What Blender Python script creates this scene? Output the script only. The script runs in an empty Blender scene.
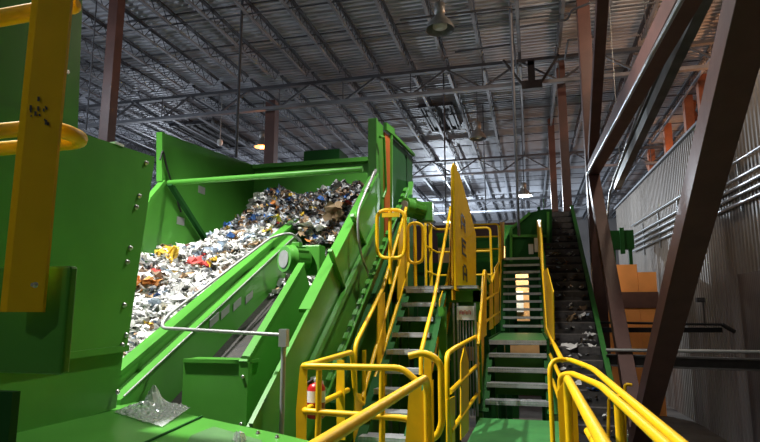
import bpy, math, random
from mathutils import Vector, Matrix
random.seed(7)
S = bpy.context.scene
C = bpy.context.scene.collection
EYE = 4.0            # eye height above the shop floor
FPX = 580.0
VP = (532.0, 314.0)  # where lines along the building's long axis meet

# ---------------------------------------------------------------- camera
_a, _b = VP[0]-380, VP[1]-221
_yc = Vector((_a, -_b, FPX)).normalized()            # world Y in camera axes (right, up, forward)
_p = math.atan2(_b, FPX)
_zc = Vector((0, math.cos(_p), math.sin(_p)))
_xc = _zc.cross(_yc) * -1
_xc = -_yc.cross(_zc)
M = Matrix((_xc, _yc, _zc))
if M[0][0] < 0: M[0] = -M[0]
cam_d = bpy.data.cameras.new('camera'); cam = bpy.data.objects.new('camera', cam_d); C.objects.link(cam)
cam_d.sensor_fit = 'HORIZONTAL'; cam_d.sensor_width = 36; cam_d.lens = 36*FPX/760; cam_d.clip_start = 0.05; cam_d.clip_end = 300
right, up, fwd = M @ Vector((1,0,0)), M @ Vector((0,1,0)), M @ Vector((0,0,1))
R3 = Matrix((right, up, -fwd)).transposed()
cam.matrix_world = Matrix.Translation((0,0,EYE)) @ R3.to_4x4()
S.camera = cam

# ---------------------------------------------------------------- world, exposure, lamps' light
w = bpy.data.worlds.new('world'); S.world = w; w.use_nodes = True
w.node_tree.nodes['Background'].inputs[0].default_value = (0.62, 0.72, 0.95, 1)
w.node_tree.nodes['Background'].inputs[1].default_value = 2.0
S.view_settings.view_transform = 'Standard'; S.view_settings.look = 'None'
S.view_settings.gamma = 1; S.view_settings.use_curve_mapping = False
S.view_settings.exposure = 0.2
# high-bay lamps, several added only as fill: x, y, height relative to the eye, power, colour   (fixtures are built further down)
LAMPS = [(-5.0, 3.6, 6.8, 5200, (1.0, 0.98, 0.94), 100), (-13.5, 9.0, 7.0, 500, (0.8, 0.88, 1.0)),  # hopper lamp, then an unseen one added for the left roof
         (9.0, 15.0, 7.0, 900, (1.0, 0.45, 0.2)), (8.6, 27.0, 7.0, 900, (1.0, 0.45, 0.2)), (-4.2, -5.5, 6.0, 260, (1, .97, .92)), (-0.6, 8.2, 6.7, 1500, (1.0, .97, .92), 104),  # orange bay pair, added fill behind the camera, lamp over the stairs
         (-22, 30, 7.0, 2000, (0.8, 0.88, 1.0)), (-6, 44, 7.0, 8000, (0.8, 0.9, 1.0)), (3.6, 14, 8.6, 380, (1, .8, .6)), (-30, 14, 7.0, 1600, (0.8, 0.88, 1.0))]  # all unseen, added to lift the roof and the plywood bin

def at(px, py, X=None, Y=None, Z=None):
    """the point of the place seen at that spot of the photograph, on the plane x, y or height = given"""
    r = M @ Vector((px-380, 221-py, FPX))
    t = X/r.x if X is not None else Y/r.y if Y is not None else Z/r.z
    r = r*t
    return Vector((r.x, r.y, r.z+EYE))
def W(x, y, z): return Vector((x, y, z+EYE))

# ---------------------------------------------------------------- materials
def mat(name, col, rough=0.5, metal=0.0, var=0.12, scale=6.0, bump=0.0, col2=None, emit=None, spec=0.5, bscale=None, coat=0.0):
    m = bpy.data.materials.new(name); m.use_nodes = True
    nt = m.node_tree; b = nt.nodes['Principled BSDF']; N = nt.nodes.new; L = nt.links.new
    tc = N('ShaderNodeTexCoord'); no = N('ShaderNodeTexNoise'); no.inputs['Scale'].default_value = scale; no.inputs['Detail'].default_value = 5
    L(tc.outputs['Object'], no.inputs['Vector'])
    cr = N('ShaderNodeValToRGB'); c2 = col2 or tuple(c*(1-var*2) for c in col)
    cr.color_ramp.elements[0].position = .35; cr.color_ramp.elements[1].position = .65
    cr.color_ramp.elements[0].color = (*c2, 1); cr.color_ramp.elements[1].color = (*col, 1)
    L(no.outputs['Fac'], cr.inputs['Fac']); L(cr.outputs['Color'], b.inputs['Base Color'])
    b.inputs['Roughness'].default_value = rough; b.inputs['Metallic'].default_value = metal
    b.inputs['Specular IOR Level'].default_value = spec; b.inputs['Coat Weight'].default_value = coat
    if bump:
        n2 = N('ShaderNodeTexNoise'); n2.inputs['Scale'].default_value = bscale or scale*4; L(tc.outputs['Object'], n2.inputs['Vector'])
        bp = N('ShaderNodeBump'); bp.inputs['Strength'].default_value = bump; bp.inputs['Distance'].default_value = .02
        L(n2.outputs['Fac'], bp.inputs['Height']); L(bp.outputs['Normal'], b.inputs['Normal'])
    if emit:
        b.inputs['Emission Color'].default_value = (*emit[0], 1); b.inputs['Emission Strength'].default_value = emit[1]
    return m
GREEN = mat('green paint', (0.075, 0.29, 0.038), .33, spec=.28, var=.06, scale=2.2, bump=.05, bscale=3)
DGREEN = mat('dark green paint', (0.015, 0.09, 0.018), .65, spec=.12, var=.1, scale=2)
MYEL = mat('matte yellow sheet', (0.8,.47,.004), .85, spec=.08, var=.05)
YEL = mat('yellow paint', (0.86, 0.50, 0.004), .42, spec=.35, var=.05, scale=9, bump=.04)
BLACK = mat('black rubber', (0.012, 0.012, 0.013), .6, var=.3, scale=20)
BELT = mat('belt rubber', (0.022, 0.02, 0.02), .55, var=.3, scale=12, col2=(0.04,0.034,0.03), bump=.2)
CLEAT = mat('worn cleat rubber', (0.12, 0.112, 0.11), .6, var=.2, scale=9)
GALV = mat('galvanised steel', (0.42, 0.44, 0.45), .35, .7, var=.12, scale=14, bump=.1)
GREYP = mat('grey pipe', (0.36, 0.37, 0.36), .4, .3, var=.06, scale=10)
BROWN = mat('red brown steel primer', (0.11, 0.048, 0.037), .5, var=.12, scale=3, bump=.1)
BROWNLIT = mat('brown steel with orange light', (0.30, 0.105, 0.05), .6, var=.15, scale=3)  # brown column steel with the orange lamp light put into its colour
JOIST = mat('grey joist steel', (0.06, 0.064, 0.075), .7, .0, var=.1, scale=3)
JOISTL = mat('light grey joist steel', (0.20, 0.215, 0.245), .65, .0, var=.1, scale=3)
ORANGE = mat('orange paint', (0.55, 0.12, 0.02), .5, var=.1, scale=4)
CHROME = mat('bolt zinc', (0.6, 0.6, 0.58), .3, .9, var=.05, scale=30)
RED = mat('red enamel', (0.5, 0.015, 0.015), .3, var=.1, scale=8)
WHITE = mat('white label', (0.75, 0.75, 0.73), .5, var=.04, scale=8)
TXT = mat('black lettering', (0.01, 0.01, 0.01), .6, var=.1)
TXTR = mat('red lettering', (0.65, 0.02, 0.01), .6, var=.1)
FLOOR = mat('concrete floor', (0.16, 0.14, 0.12), .8, var=.2, scale=1.2, bump=.2)
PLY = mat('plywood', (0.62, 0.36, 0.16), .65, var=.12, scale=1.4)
PLYO = mat('orange lit plywood', (0.95, 0.36, 0.09), .65, var=.12, scale=.7)  # orange lamp glow put into the base colour
MAROON = mat('dark maroon cladding', (0.075, 0.035, 0.032), .7, var=.1, scale=1)
CEMENT = mat('grey end wall', (0.12, 0.115, 0.115), .8, var=.15, scale=.4)
LAMPG = mat('lamp glass hot white', (1, 1, 1), .4, emit=((0.9, 0.97, 1), 30))
LAMPO = mat('lamp glass hot orange', (1, .5, .2), .4, emit=((1, 0.2, 0.05), 3.5))
SHADE = mat('aluminium shade', (0.33, 0.33, 0.31), .45, .5, var=.1, scale=10)
DARKV = mat('dark roof vent', (0.02, 0.02, 0.022), .7)

def striped(name, c1, c2, axis, freq, rough=.6, metal=0., patch=None, dist=.02, strength=.6):
    """sheet metal with pressed ribs"""
    m = bpy.data.materials.new(name); m.use_nodes = True; nt = m.node_tree; b = nt.nodes['Principled BSDF']; N = nt.nodes.new; L = nt.links.new
    tc = N('ShaderNodeTexCoord'); wv = N('ShaderNodeTexWave'); wv.wave_type = 'BANDS'; wv.bands_direction = axis
    wv.inputs['Scale'].default_value = freq; wv.inputs['Distortion'].default_value = 0
    L(tc.outputs['Object'], wv.inputs['Vector'])
    no = N('ShaderNodeTexNoise'); no.inputs['Scale'].default_value = .35 if patch is None else patch; no.inputs['Detail'].default_value = 6; L(tc.outputs['Object'], no.inputs['Vector'])
    cr = N('ShaderNodeValToRGB'); cr.color_ramp.elements[0].position = .38; cr.color_ramp.elements[1].position = .66
    cr.color_ramp.elements[0].color = (*c1, 1); cr.color_ramp.elements[1].color = (*c2, 1)
    L(no.outputs['Fac'], cr.inputs['Fac']); L(cr.outputs['Color'], b.inputs['Base Color'])
    bp = N('ShaderNodeBump'); bp.inputs['Strength'].default_value = strength; bp.inputs['Distance'].default_value = dist
    L(wv.outputs['Fac'], bp.inputs['Height']); L(bp.outputs['Normal'], b.inputs['Normal'])
    b.inputs['Roughness'].default_value = rough; b.inputs['Metallic'].default_value = metal
    return m
ROOFM = striped('roof deck metal', (0.28, 0.29, 0.32), (0.50, 0.525, 0.58), 'Y', 1.0, .6, .1, .12, .0001, .01)
SIDING = striped('grey wall siding', (0.15, 0.125, 0.10), (0.21, 0.18, 0.15), 'Y', 1.6, .55, .0, .3, .03, .25)

# tread grating: small raised studs
def tread_mat():
    m = mat('galvanised tread', (0.46, 0.48, 0.5), .38, .55, var=.1, scale=10); nt = m.node_tree; b = nt.nodes['Principled BSDF']
    tc = nt.nodes.new('ShaderNodeTexCoord'); ch = nt.nodes.new('ShaderNodeTexVoronoi'); ch.inputs['Scale'].default_value = 26; ch.inputs['Randomness'].default_value = 0
    nt.links.new(tc.outputs['Object'], ch.inputs['Vector']); bp = nt.nodes.new('ShaderNodeBump'); bp.inputs['Strength'].default_value = .9; bp.inputs['Distance'].default_value = .01
    nt.links.new(ch.outputs['Distance'], bp.inputs['Height']); nt.links.new(bp.outputs['Normal'], b.inputs['Normal']); return m
TREAD = tread_mat()

# ---------------------------------------------------------------- mesh helpers
class MB:
    def __init__(s): s.v = []; s.f = []; s.mi = []; s.sm = []
    def add(s, vs, fs, mi=0, smooth=False):
        o = len(s.v); s.v += [Vector(v) for v in vs]
        for f in fs: s.f.append([i+o for i in f]); s.mi.append(mi); s.sm.append(smooth)
        return s
    def box(s, a, b, mi=0):
        x0,y0,z0 = a; x1,y1,z1 = b
        return s.add([(x0,y0,z0),(x1,y0,z0),(x1,y1,z0),(x0,y1,z0),(x0,y0,z1),(x1,y0,z1),(x1,y1,z1),(x0,y1,z1)],
              [(0,3,2,1),(4,5,6,7),(0,1,5,4),(1,2,6,5),(2,3,7,6),(3,0,4,7)], mi)
    def bar(s, p, q, w_, h_, upv=(0,0,1), mi=0):
        p, q = Vector(p), Vector(q); d = (q-p).normalized(); u = Vector(upv)
        sd = d.cross(u)
        if sd.length < 1e-4: sd = d.cross(Vector((0,1,0)))
        sd.normalize(); n = sd.cross(d).normalized(); vs = []
        for c in (p, q):
            for a_, b_ in ((-1,-1),(1,-1),(1,1),(-1,1)): vs.append(c+sd*a_*w_/2+n*b_*h_/2)
        return s.add(vs, [(3,2,1,0),(4,5,6,7),(0,1,5,4),(1,2,6,5),(2,3,7,6),(3,0,4,7)], mi)
    def hbeam(s, p, q, w_, h_, upv=(0,0,1), t=.02, mi=0):
        """rolled H section: two flanges and a web"""
        p, q = Vector(p), Vector(q); d = (q-p).normalized(); u = Vector(upv); sd = d.cross(u).normalized(); n = sd.cross(d).normalized()
        for k in (-1, 1): s.bar(p+n*k*(h_/2-t/2), q+n*k*(h_/2-t/2), w_, t, upv, mi)
        return s.bar(p, q, t, h_-2*t, upv, mi)
    def tube(s, pts, r, seg=10, fillet=0.0, closed=False, mi=0):
        P = [Vector(p) for p in pts]
        if fillet > 0: P = rounded(P, fillet, closed)
        n = len(P); rings = []; prev = None
        for i in range(n):
            if closed: d = (P[(i+1)%n]-P[i-1]).normalized()
            elif i == 0: d = (P[1]-P[0]).normalized()
            elif i == n-1: d = (P[-1]-P[-2]).normalized()
            else: d = ((P[i+1]-P[i]).normalized()+(P[i]-P[i-1]).normalized()).normalized()
            if prev is None:
                a_ = Vector((0,0,1)) if abs(d.z) < .9 else Vector((1,0,0)); n_ = d.cross(a_).normalized()
            else: n_ = (prev - d*prev.dot(d)).normalized()
            prev = n_; b_ = d.cross(n_)
            rings.append([P[i]+(n_*math.cos(2*math.pi*k/seg)+b_*math.sin(2*math.pi*k/seg))*r for k in range(seg)])
        vs = [v for rg in rings for v in rg]; fs = []
        for i in range(n if closed else n-1):
            j = (i+1) % n
            for k in range(seg): fs.append((i*seg+k, i*seg+(k+1)%seg, j*seg+(k+1)%seg, j*seg+k))
        s.add(vs, fs, mi, True)
        if not closed:
            s.add(rings[0], [tuple(reversed(range(seg)))], mi); s.add(rings[-1], [tuple(range(seg))], mi)
        return s
    def lathe(s, base, axis, prof, seg=20, mi=0, caps=True):
        """prof: list of (distance along axis, radius)"""
        base = Vector(base); d = Vector(axis).normalized(); a_ = Vector((0,0,1)) if abs(d.z) < .9 else Vector((1,0,0))
        n_ = d.cross(a_).normalized(); b_ = d.cross(n_); vs = []
        for h, r in prof:
            for k in range(seg): vs.append(base+d*h+(n_*math.cos(2*math.pi*k/seg)+b_*math.sin(2*math.pi*k/seg))*r)
        fs = []
        for i in range(len(prof)-1):
            for k in range(seg): fs.append((i*seg+k, i*seg+(k+1)%seg, (i+1)*seg+(k+1)%seg, (i+1)*seg+k))
        s.add(vs, fs, mi, True)
        if caps: s.add(vs[:seg], [tuple(reversed(range(seg)))], mi); s.add(vs[-seg:], [tuple(range(seg))], mi)
        return s
    def plate(s, pts, th, mi=0):
        """polygon pts given thickness vector th"""
        P = [Vector(p) for p in pts]; n = len(P); th = Vector(th)
        return s.add(P+[p+th for p in P], [tuple(reversed(range(n))), tuple(range(n, 2*n))]+[(i, (i+1)%n, n+(i+1)%n, n+i) for i in range(n)], mi)
    def build(s, name, mats, parent=None, bevel=0.0):
        import bmesh
        me = bpy.data.meshes.new(name)
        off = parent_loc(parent) if parent else None
        if off is None:
            xs = [v.x for v in s.v]; ys = [v.y for v in s.v]; zs = [v.z for v in s.v]
            off = Vector(((min(xs)+max(xs))/2, (min(ys)+max(ys))/2, min(zs)))
        me.from_pydata([v-off for v in s.v], [], s.f)
        for m in (mats if isinstance(mats, (list, tuple)) else [mats]): me.materials.append(m)
        for p, mi, sm in zip(me.polygons, s.mi, s.sm): p.material_index = mi; p.use_smooth = sm
        bm = bmesh.new(); bm.from_mesh(me); bmesh.ops.recalc_face_normals(bm, faces=bm.faces); bm.to_mesh(me); bm.free()
        o = bpy.data.objects.new(name, me); C.objects.link(o)
        if parent: o.parent = parent
        else: o.location = off
        if bevel:
            b = o.modifiers.new('bevel', 'BEVEL'); b.width = bevel; b.segments = 2; b.limit_method = 'ANGLE'
        return o
def parent_loc(p):
    l = Vector((0,0,0))
    while p: l += p.location; p = p.parent
    return l
def rounded(P, r, closed=False):
    out = []; n = len(P)
    for i in range(n):
        if not closed and i in (0, n-1): out.append(P[i]); continue
        a_, c, b_ = P[i-1], P[i], P[(i+1)%n]; u = a_-c; v = b_-c
        rr = min(r, u.length*.48, v.length*.48); p = c+u.normalized()*rr; q = c+v.normalized()*rr
        for k in range(6): t = k/5; out.append(p*(1-t)**2+c*2*t*(1-t)+q*t*t)
    return out
def tag(o, label, cat, group=None, kind=None):
    o['label'] = label; o['category'] = cat
    if group: o['group'] = group
    if kind: o['kind'] = kind
    return o
def thing(name, loc, label, cat, group=None):
    o = bpy.data.objects.new(name, None); C.objects.link(o); o.location = loc; o.empty_display_size = .1
    return tag(o, label, cat, group)
def struct(o): o['kind'] = 'structure'; return o
def copy_tree(o, parent=None):
    c = o.copy(); C.objects.link(c); c.parent = parent
    for ch in [x for x in KIDS.get(o.name, [])]: copy_tree(ch, c)
    return c
KIDS = {}
def kids(o):
    """remember an object's children for copying"""
    for x in list(C.objects):
        if x.parent == o: KIDS.setdefault(o.name, []).append(x); kids(x)

# ================================================================ SETTING
fl = MB(); fl.box((-62, -12, -.3), (16, 62, 0)); struct(fl.build('floor', FLOOR))
ZR = 9.55   # roof deck height above the eye
# roof deck with pressed ribs running across the building
rf = MB(); pitch = .24; n = int(74/pitch); ys = []
for i in range(n):
    y = -12+i*pitch; ys += [(y, 0), (y+.10, 0), (y+.14, .06), (y+.20, .06)]
vs = []; fs = []
for y, h in ys: vs += [(-62, y, ZR+EYE+h), (16, y, ZR+EYE+h)]
for i in range(len(ys)-1): fs.append((2*i, 2*i+1, 2*i+3, 2*i+2))
rf.add(vs, fs); rf.add([(-62,-12,ZR+EYE+.15),(16,-12,ZR+EYE+.15),(16,62,ZR+EYE+.15),(-62,62,ZR+EYE+.15)], [(0,1,2,3)])
struct(rf.build('ceiling', ROOFM))
wb = MB(); wb.box((-62, 60, 0), (16, 60.3, ZR+EYE)); struct(wb.build('wall_back', [CEMENT]))
wf = MB(); wf.box((-62, -12.3, 0), (16, -12, ZR+EYE)); struct(wf.build('wall_front', CEMENT))
wo = MB(); wo.box((16, -12, 0), (16.3, 60.3, ZR+EYE)); struct(wo.build('wall_outer', CEMENT))
# partition on the right: ribbed sheet
WZ = 6.5+EYE
pw = MB(); A_, B_ = Vector((6.35, 6, 0)), Vector((5.38, 38.5, 0)); L_ = (B_-A_).length; nrm = Vector((1, .03, 0)).normalized()
pts = []; k = 0; t = 0.0
while t < L_: pts += [(t, 0), (t+.10, 0), (t+.13, .04), (t+.22, .04)]; t += .25
dirv = (B_-A_).normalized(); vs = []; fs = []
for tt, dd in pts:
    q = A_+dirv*tt+nrm*dd; vs += [q, q+Vector((0,0,WZ))]
for i in range(len(pts)-1): fs.append((2*i, 2*i+1, 2*i+3, 2*i+2))
pw.add(vs, fs); pw.plate([A_+nrm*.1, B_+nrm*.1, B_+nrm*.1+Vector((0,0,WZ)), A_+nrm*.1+Vector((0,0,WZ))], nrm*.08)
struct(pw.build('wall_right', SIDING))
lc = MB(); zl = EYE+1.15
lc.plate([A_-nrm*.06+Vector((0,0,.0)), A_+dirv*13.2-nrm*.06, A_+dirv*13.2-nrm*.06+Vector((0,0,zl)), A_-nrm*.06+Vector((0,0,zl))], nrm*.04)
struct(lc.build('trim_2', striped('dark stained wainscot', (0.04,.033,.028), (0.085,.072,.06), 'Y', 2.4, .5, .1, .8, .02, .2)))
tr = MB(); tr.bar(A_+Vector((0,0,WZ+.04)), B_+Vector((0,0,WZ+.04)), .26, .09); struct(tr.build('trim_1', JOISTL))

# ---------------------------------------------------------------- roof steel
BAYS = [(7.6, 20.2), (20.5, 33.2), (33.5, 46.2), (46.5, 59.6)]
BN = ['nearest', 'second', 'third', 'farthest']
SP = 1.335
for bi, (y0, y1) in enumerate(BAYS):
    L_ = y1-y0
    lab = 'grey open-web steel roof joist in the %s row, hung under the corrugated deck' % BN[bi]
    r0 = thing('roof_joist', (0, y0, ZR+EYE-.5), lab, 'roof joist', 'open-web roof joists of the %s row' % BN[bi])
    b = parent_loc(r0)
    m = MB(); m.bar(b+Vector((-.035,0,.44)), b+Vector((-.035,L_,.44)), .05, .06); m.bar(b+Vector((.035,0,.44)), b+Vector((.035,L_,.44)), .05, .06); m.build('top_chord', JOIST, r0)
    m = MB(); m.bar(b+Vector((0,.5,.03)), b+Vector((0,L_-.5,.03)), .10, .055); m.build('bottom_chord', JOISTL, r0)
    m = MB(); nseg = int(L_/.62); st = L_/nseg
    for i in range(nseg):
        ya, yb = i*st, (i+1)*st
        m.tube([b+Vector((0,ya,.44)), b+Vector((0,(ya+yb)/2,.03))], .014, 5); m.tube([b+Vector((0,(ya+yb)/2,.03)), b+Vector((0,yb,.44))], .014, 5)
    m.build('web', JOIST, r0); kids(r0)
    xs = []; x = -.07-SP*(17 if bi == 0 else 18 if bi == 1 else 27 if bi == 2 else 33)
    while x < 15: xs.append(x); x += SP
    for i, x in enumerate(xs):
        o = r0 if i == 0 else copy_tree(r0)
        o.location.x = x
# girders across
for gi, (gy, nm) in enumerate(((20.35, 'nearest'), (33.35, 'second'), (46.35, 'farthest'))):
    x0, x1 = -50, 15.5
    g = thing('roof_girder', (0, gy, EYE+8.05), 'long grey truss girder crossing the roof, %s of the three' % nm, 'roof girder'); b = parent_loc(g)
    zt, zb = ZR-.58+EYE, 8.1+EYE
    m = MB(); m.bar((x0,gy,zt),(x1,gy,zt),.2,.12); m.build('top_chord', JOIST, g)
    m = MB(); m.bar((x0,gy,zb),(x1,gy,zb),.2,.12); m.build('bottom_chord', JOISTL, g)
    m = MB(); st = 2*SP; x = -.07-SP*36
    while x < x1-st:
        m.bar((x,gy,zt),(x+st/2,gy,zb),.06,.07); m.bar((x+st/2,gy,zb),(x+st,gy,zt),.06,.07); m.bar((x+st/2,gy,zt),(x+st/2,gy,zb),.035,.035); x += st
    m.build('web', JOIST, g)
# bridging rods
for i, y in enumerate([10.2, 12.6, 15.0, 17.4, 23.0, 25.6, 28.2, 30.8, 36, 39, 42, 49, 53]):
    m = MB(); z = ZR-.48+EYE; m.bar((-50 if y > 20 else -22, y, z), (15.5, y, z), .035, .035)
    m.bar((-50 if y > 20 else -22, y+.15, ZR-.05+EYE), (15.5, y+.15, ZR-.05+EYE), .035, .035)
    tag(m.build('bridging_rod', JOIST), 'thin grey bridging rods tying the roof joists together crosswise', 'bridging rod', 'bridging rods under the roof')
# dark vents in the roof
for (px, py, w_, l_, lb) in ((212, 134, 2.3, 4.2, 'dark louvred roof vent above the waste bin'), (441, 116, 1.5, 3.6, 'dark square roof vent left of the small unlit pendant lamp')):
    p = at(px, py, Z=ZR-.04); v = thing('roof_vent', p, lb, 'roof vent')
    MB().box((p.x-w_/2, p.y-l_/2, p.z-.10), (p.x+w_/2, p.y+l_/2, p.z-.02)).build('opening', DARKV, v)
    m = MB()
    for k in range(5): xx = p.x-w_/2+w_*(k+.5)/5; m.box((xx-.03, p.y-l_/2, p.z-.16), (xx+.03, p.y+l_/2, p.z-.10))
    m.build('louvre', DARKV, v)
    m = MB(); 
    for a_, b_ in (((-1,-1),(1,-1)),((1,-1),(1,1)),((1,1),(-1,1)),((-1,1),(-1,-1))):
        m.bar((p.x+a_[0]*w_/2, p.y+a_[1]*l_/2, p.z-.09), (p.x+b_[0]*w_/2, p.y+b_[1]*l_/2, p.z-.09), .08, .16)
    m.build('frame', JOIST, v)

# ---------------------------------------------------------------- columns and braces
def column(px, py, Y, w_, lab, m_=BROWN, top=ZR-.1, group=None, d_=None, X=None):
    p = at(px, py, Y=Y) if X is None else Vector((X, Y, 0)); d_ = d_ or w_
    c = thing('steel_column', (p.x, Y, 0), lab, 'column', group)
    mb = MB(); t = .025
    mb.box((p.x-w_/2, Y-d_/2, .03), (p.x-w_/2+t, Y+d_/2, top+EYE)); mb.box((p.x+w_/2-t, Y-d_/2, .03), (p.x+w_/2, Y+d_/2, top+EYE)); mb.box((p.x-w_/2+t, Y-.015, .03), (p.x+w_/2-t, Y+.015, top+EYE))
    mb.build('shaft', m_, c); MB().box((p.x-w_/2-.1, Y-d_/2-.1, 0), (p.x+w_/2+.1, Y+d_/2+.1, .03)).build('base_plate', m_, c)
    return c
def boxcolumn(x, Y, w_, lab, m_=BROWN, top=ZR-.1, bot=0, group=None, z0=None):
    c = thing('steel_column', (x, Y, bot), lab, 'column', group)
    MB().box((x-w_/2, Y-w_/2, bot+.03), (x+w_/2, Y+w_/2, top+EYE)).build('shaft', m_, c, .01)
    MB().box((x-w_/2-.1, Y-w_/2-.1, bot), (x+w_/2+.1, Y+w_/2+.1, bot+.03)).build('base_plate', m_, c)
    return c
p = at(112, 70, Y=13.3); boxcolumn(p.x, 13.3, .31, 'tall dark brown steel column left, rising behind the dark green panel')
p = at(272, 120, Y=20.9); boxcolumn(p.x, 20.9, .42, 'brown steel column beside the orange lamp behind the waste bin', top=8.6)
p = at(563, 120, Y=21.6); boxcolumn(p.x, 21.6, .30, 'reddish brown column rising behind the top of the cleated conveyor', BROWN)
p = at(553, 170, Y=28.6); boxcolumn(p.x, 28.6, .30, 'thin far brown column left of the one behind the cleated conveyor', BROWN)
boxcolumn(1.86, 17.4, .36, 'tall brown box column beside the cleated conveyor, in the braced frame', BROWN)
# braced frame
XB = 1.86
def brace(p, q, w_, lab, m_=BROWN, name='steel_brace', h=None, hb=True):
    mb = MB()
    (mb.hbeam(p, q, w_, h or w_, (1,0,0), .03) if hb else mb.bar(p, q, w_, h or w_, (1,0,0)))
    return tag(mb.build(name, m_, None, .006 if not hb else 0), lab, 'brace')
node = at(592, 172, X=XB)
brace(node+Vector((.0,-.1,0)), at(640, 446, X=XB), .3, 'brown diagonal brace falling from the mid-height joint down to the foot of the V', hb=False)
brace(at(774, -95, X=XB), at(637, 450, X=XB), .3, 'broad brown diagonal brace nearest the camera, leaning up to the right', h=.32, hb=False)
brace(node+Vector((0,.2,0)), at(745, -120, X=XB), .3, 'heavy brown strut running from the joint up out of the frame to the right', hb=False)
brace(node+Vector((0,-.15,.15)), at(606, -60, X=XB), .26, 'narrow brown brace rising steeply beside the tall box column', hb=False)
foot = at(638, 448, X=XB)
m = MB(); m.box((XB-.3, foot.y-.45, 0), (XB+.3, foot.y+.45, foot.z)); tag(m.build('column_footing', FLOOR), 'concrete pier carrying the foot of the V brace', 'footing')
m = MB(); m.tube([at(588,176,X=1.62)+Vector((0,.2,.1)), at(735,-85,X=1.62)+Vector((0,0,.1))], .03, 8); tag(m.build('electrical_conduit', GALV), 'light conduit clipped along the upper side of the heavy brown strut', 'conduit')
# long duct and thin pipe under the roof, right
m = MB(); a_, b_ = at(712,-20,X=3.0), at(617,186,X=3.0); m.bar(a_, b_, .2, .28); m.bar(a_+Vector((0,0,.2)), b_+Vector((0,0,.2)), .3, .04)
tag(m.build('cable_tray', mat('dull galvanised tray', (.2,.21,.19), .5, .3, var=.2, scale=1.5)), 'long grey cable tray running back above the partition wall', 'cable tray')
m = MB(); m.tube([at(664,40,X=2.6), at(610,192,X=2.6), at(606,230,X=2.6)], .035, 8)
for u, v in ((650,79),(620,164)): q = at(u, v, X=2.6); m.tube([q, Vector((q.x, q.y, ZR+EYE))], .01, 6)
tag(m.build('thin_pipe', GREYP), 'thin pale pipe running back beside the grey cable tray', 'pipe')
# columns beyond the partition, lit orange
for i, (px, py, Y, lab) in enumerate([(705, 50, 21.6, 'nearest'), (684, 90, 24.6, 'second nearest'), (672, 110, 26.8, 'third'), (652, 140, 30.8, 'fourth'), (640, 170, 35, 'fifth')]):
    c = boxcolumn(6.95, Y, .36, 'orange lit steel column beyond the partition wall, %s of the row' % lab, BROWNLIT, group=None)
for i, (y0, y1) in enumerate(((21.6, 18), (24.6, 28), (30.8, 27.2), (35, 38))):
    m = MB(); m.bar((7.3, y0, EYE+6.2), (7.3, y1, EYE+9.3), .2, .2, (1,0,0)); tag(m.build('steel_brace', BROWNLIT), ['orange lit diagonal brace leaning off the nearest column beyond the partition', 'orange lit diagonal brace leaning off the second column beyond the partition', 'orange lit diagonal brace between the third and fourth columns beyond the partition', 'orange lit diagonal brace at the farthest column beyond the partition'][i], 'brace')
# drop rods and hanging pipes
for (px, py0, py1, Y, r, lab) in ((236, -10, 157, 15.0, .045, 'dark thin drop pipe hanging from the roof in front of the waste bin'),
        (519, -10, 236, 16.5, .04, 'long grey drop pipe hanging above the green stair hopper'), (446, 64, 215, 22, .03, 'thin dark drop rod hanging above the yellow warning plate'),
        (86, -10, 130, 13, .02, 'very thin dark cable hanging at far left below the roof'), (486, 130, 215, 26, .02, 'thin drop rod right of the small unlit pendant lamp')):
    a_, b_ = at(px, py0, Y=Y), at(px, py1, Y=Y); top = min(a_.z, ZR+EYE-.1) if py0 > 0 else ZR+EYE-.05
    m = MB(); m.tube([(b_.x, Y, ZR+EYE), (b_.x, Y, b_.z)], r, 8); tag(m.build('drop_pipe', JOIST if px != 519 else JOISTL), lab, 'pipe')
# grey right-angled sprinkler lines on the deck
for (pl, Y, lab) in (([(400,20),(511,7),(513,43),(514,43)], None, 'dark right-angled pipe run under the roof left of the long drop pipe'),
                 ([(455,52),(514,44),(517,75)], None, 'second dark right-angled pipe run below the first under the roof'),
                 ([(520,27),(567,20),(572,10),(590,3)], None, 'dark pipe run under the roof crossing toward the tall columns'), ([(565,60),(568,40),(600,36)], None, 'short dark pipe bracket run between the brown columns')):
    P = [at(x, y, Z=ZR-.7) for x, y in pl]; m = MB(); m.tube(P, .035, 7, .1); tag(m.build('sprinkler_pipe', JOIST), lab, 'pipe')
m = MB(); p0 = at(531, 66, Y=20.1); m.box((p0.x-.1, 19.9, p0.z-.05), (p0.x+.1, 20.3, p0.z+.1)); m.box((p0.x-.35, 19.9, p0.z-.9), (p0.x+.35, 20.15, p0.z-.6)); m.box((p0.x-.12, 19.9, p0.z-.6), (p0.x+.12, 20.15, p0.z+.15)); m.bar((p0.x-.3,20.05,p0.z-.7),(p0.x-.95,20.05,p0.z+.3),.08,.08); m.bar((p0.x+.3,20.05,p0.z-.7),(p0.x+.95,20.05,p0.z+.3),.08,.08)
tag(m.build('heater_bracket', DARKV), 'dark bracketed box hanging from the nearest girder beside the drop pipe', 'bracket')

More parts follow.
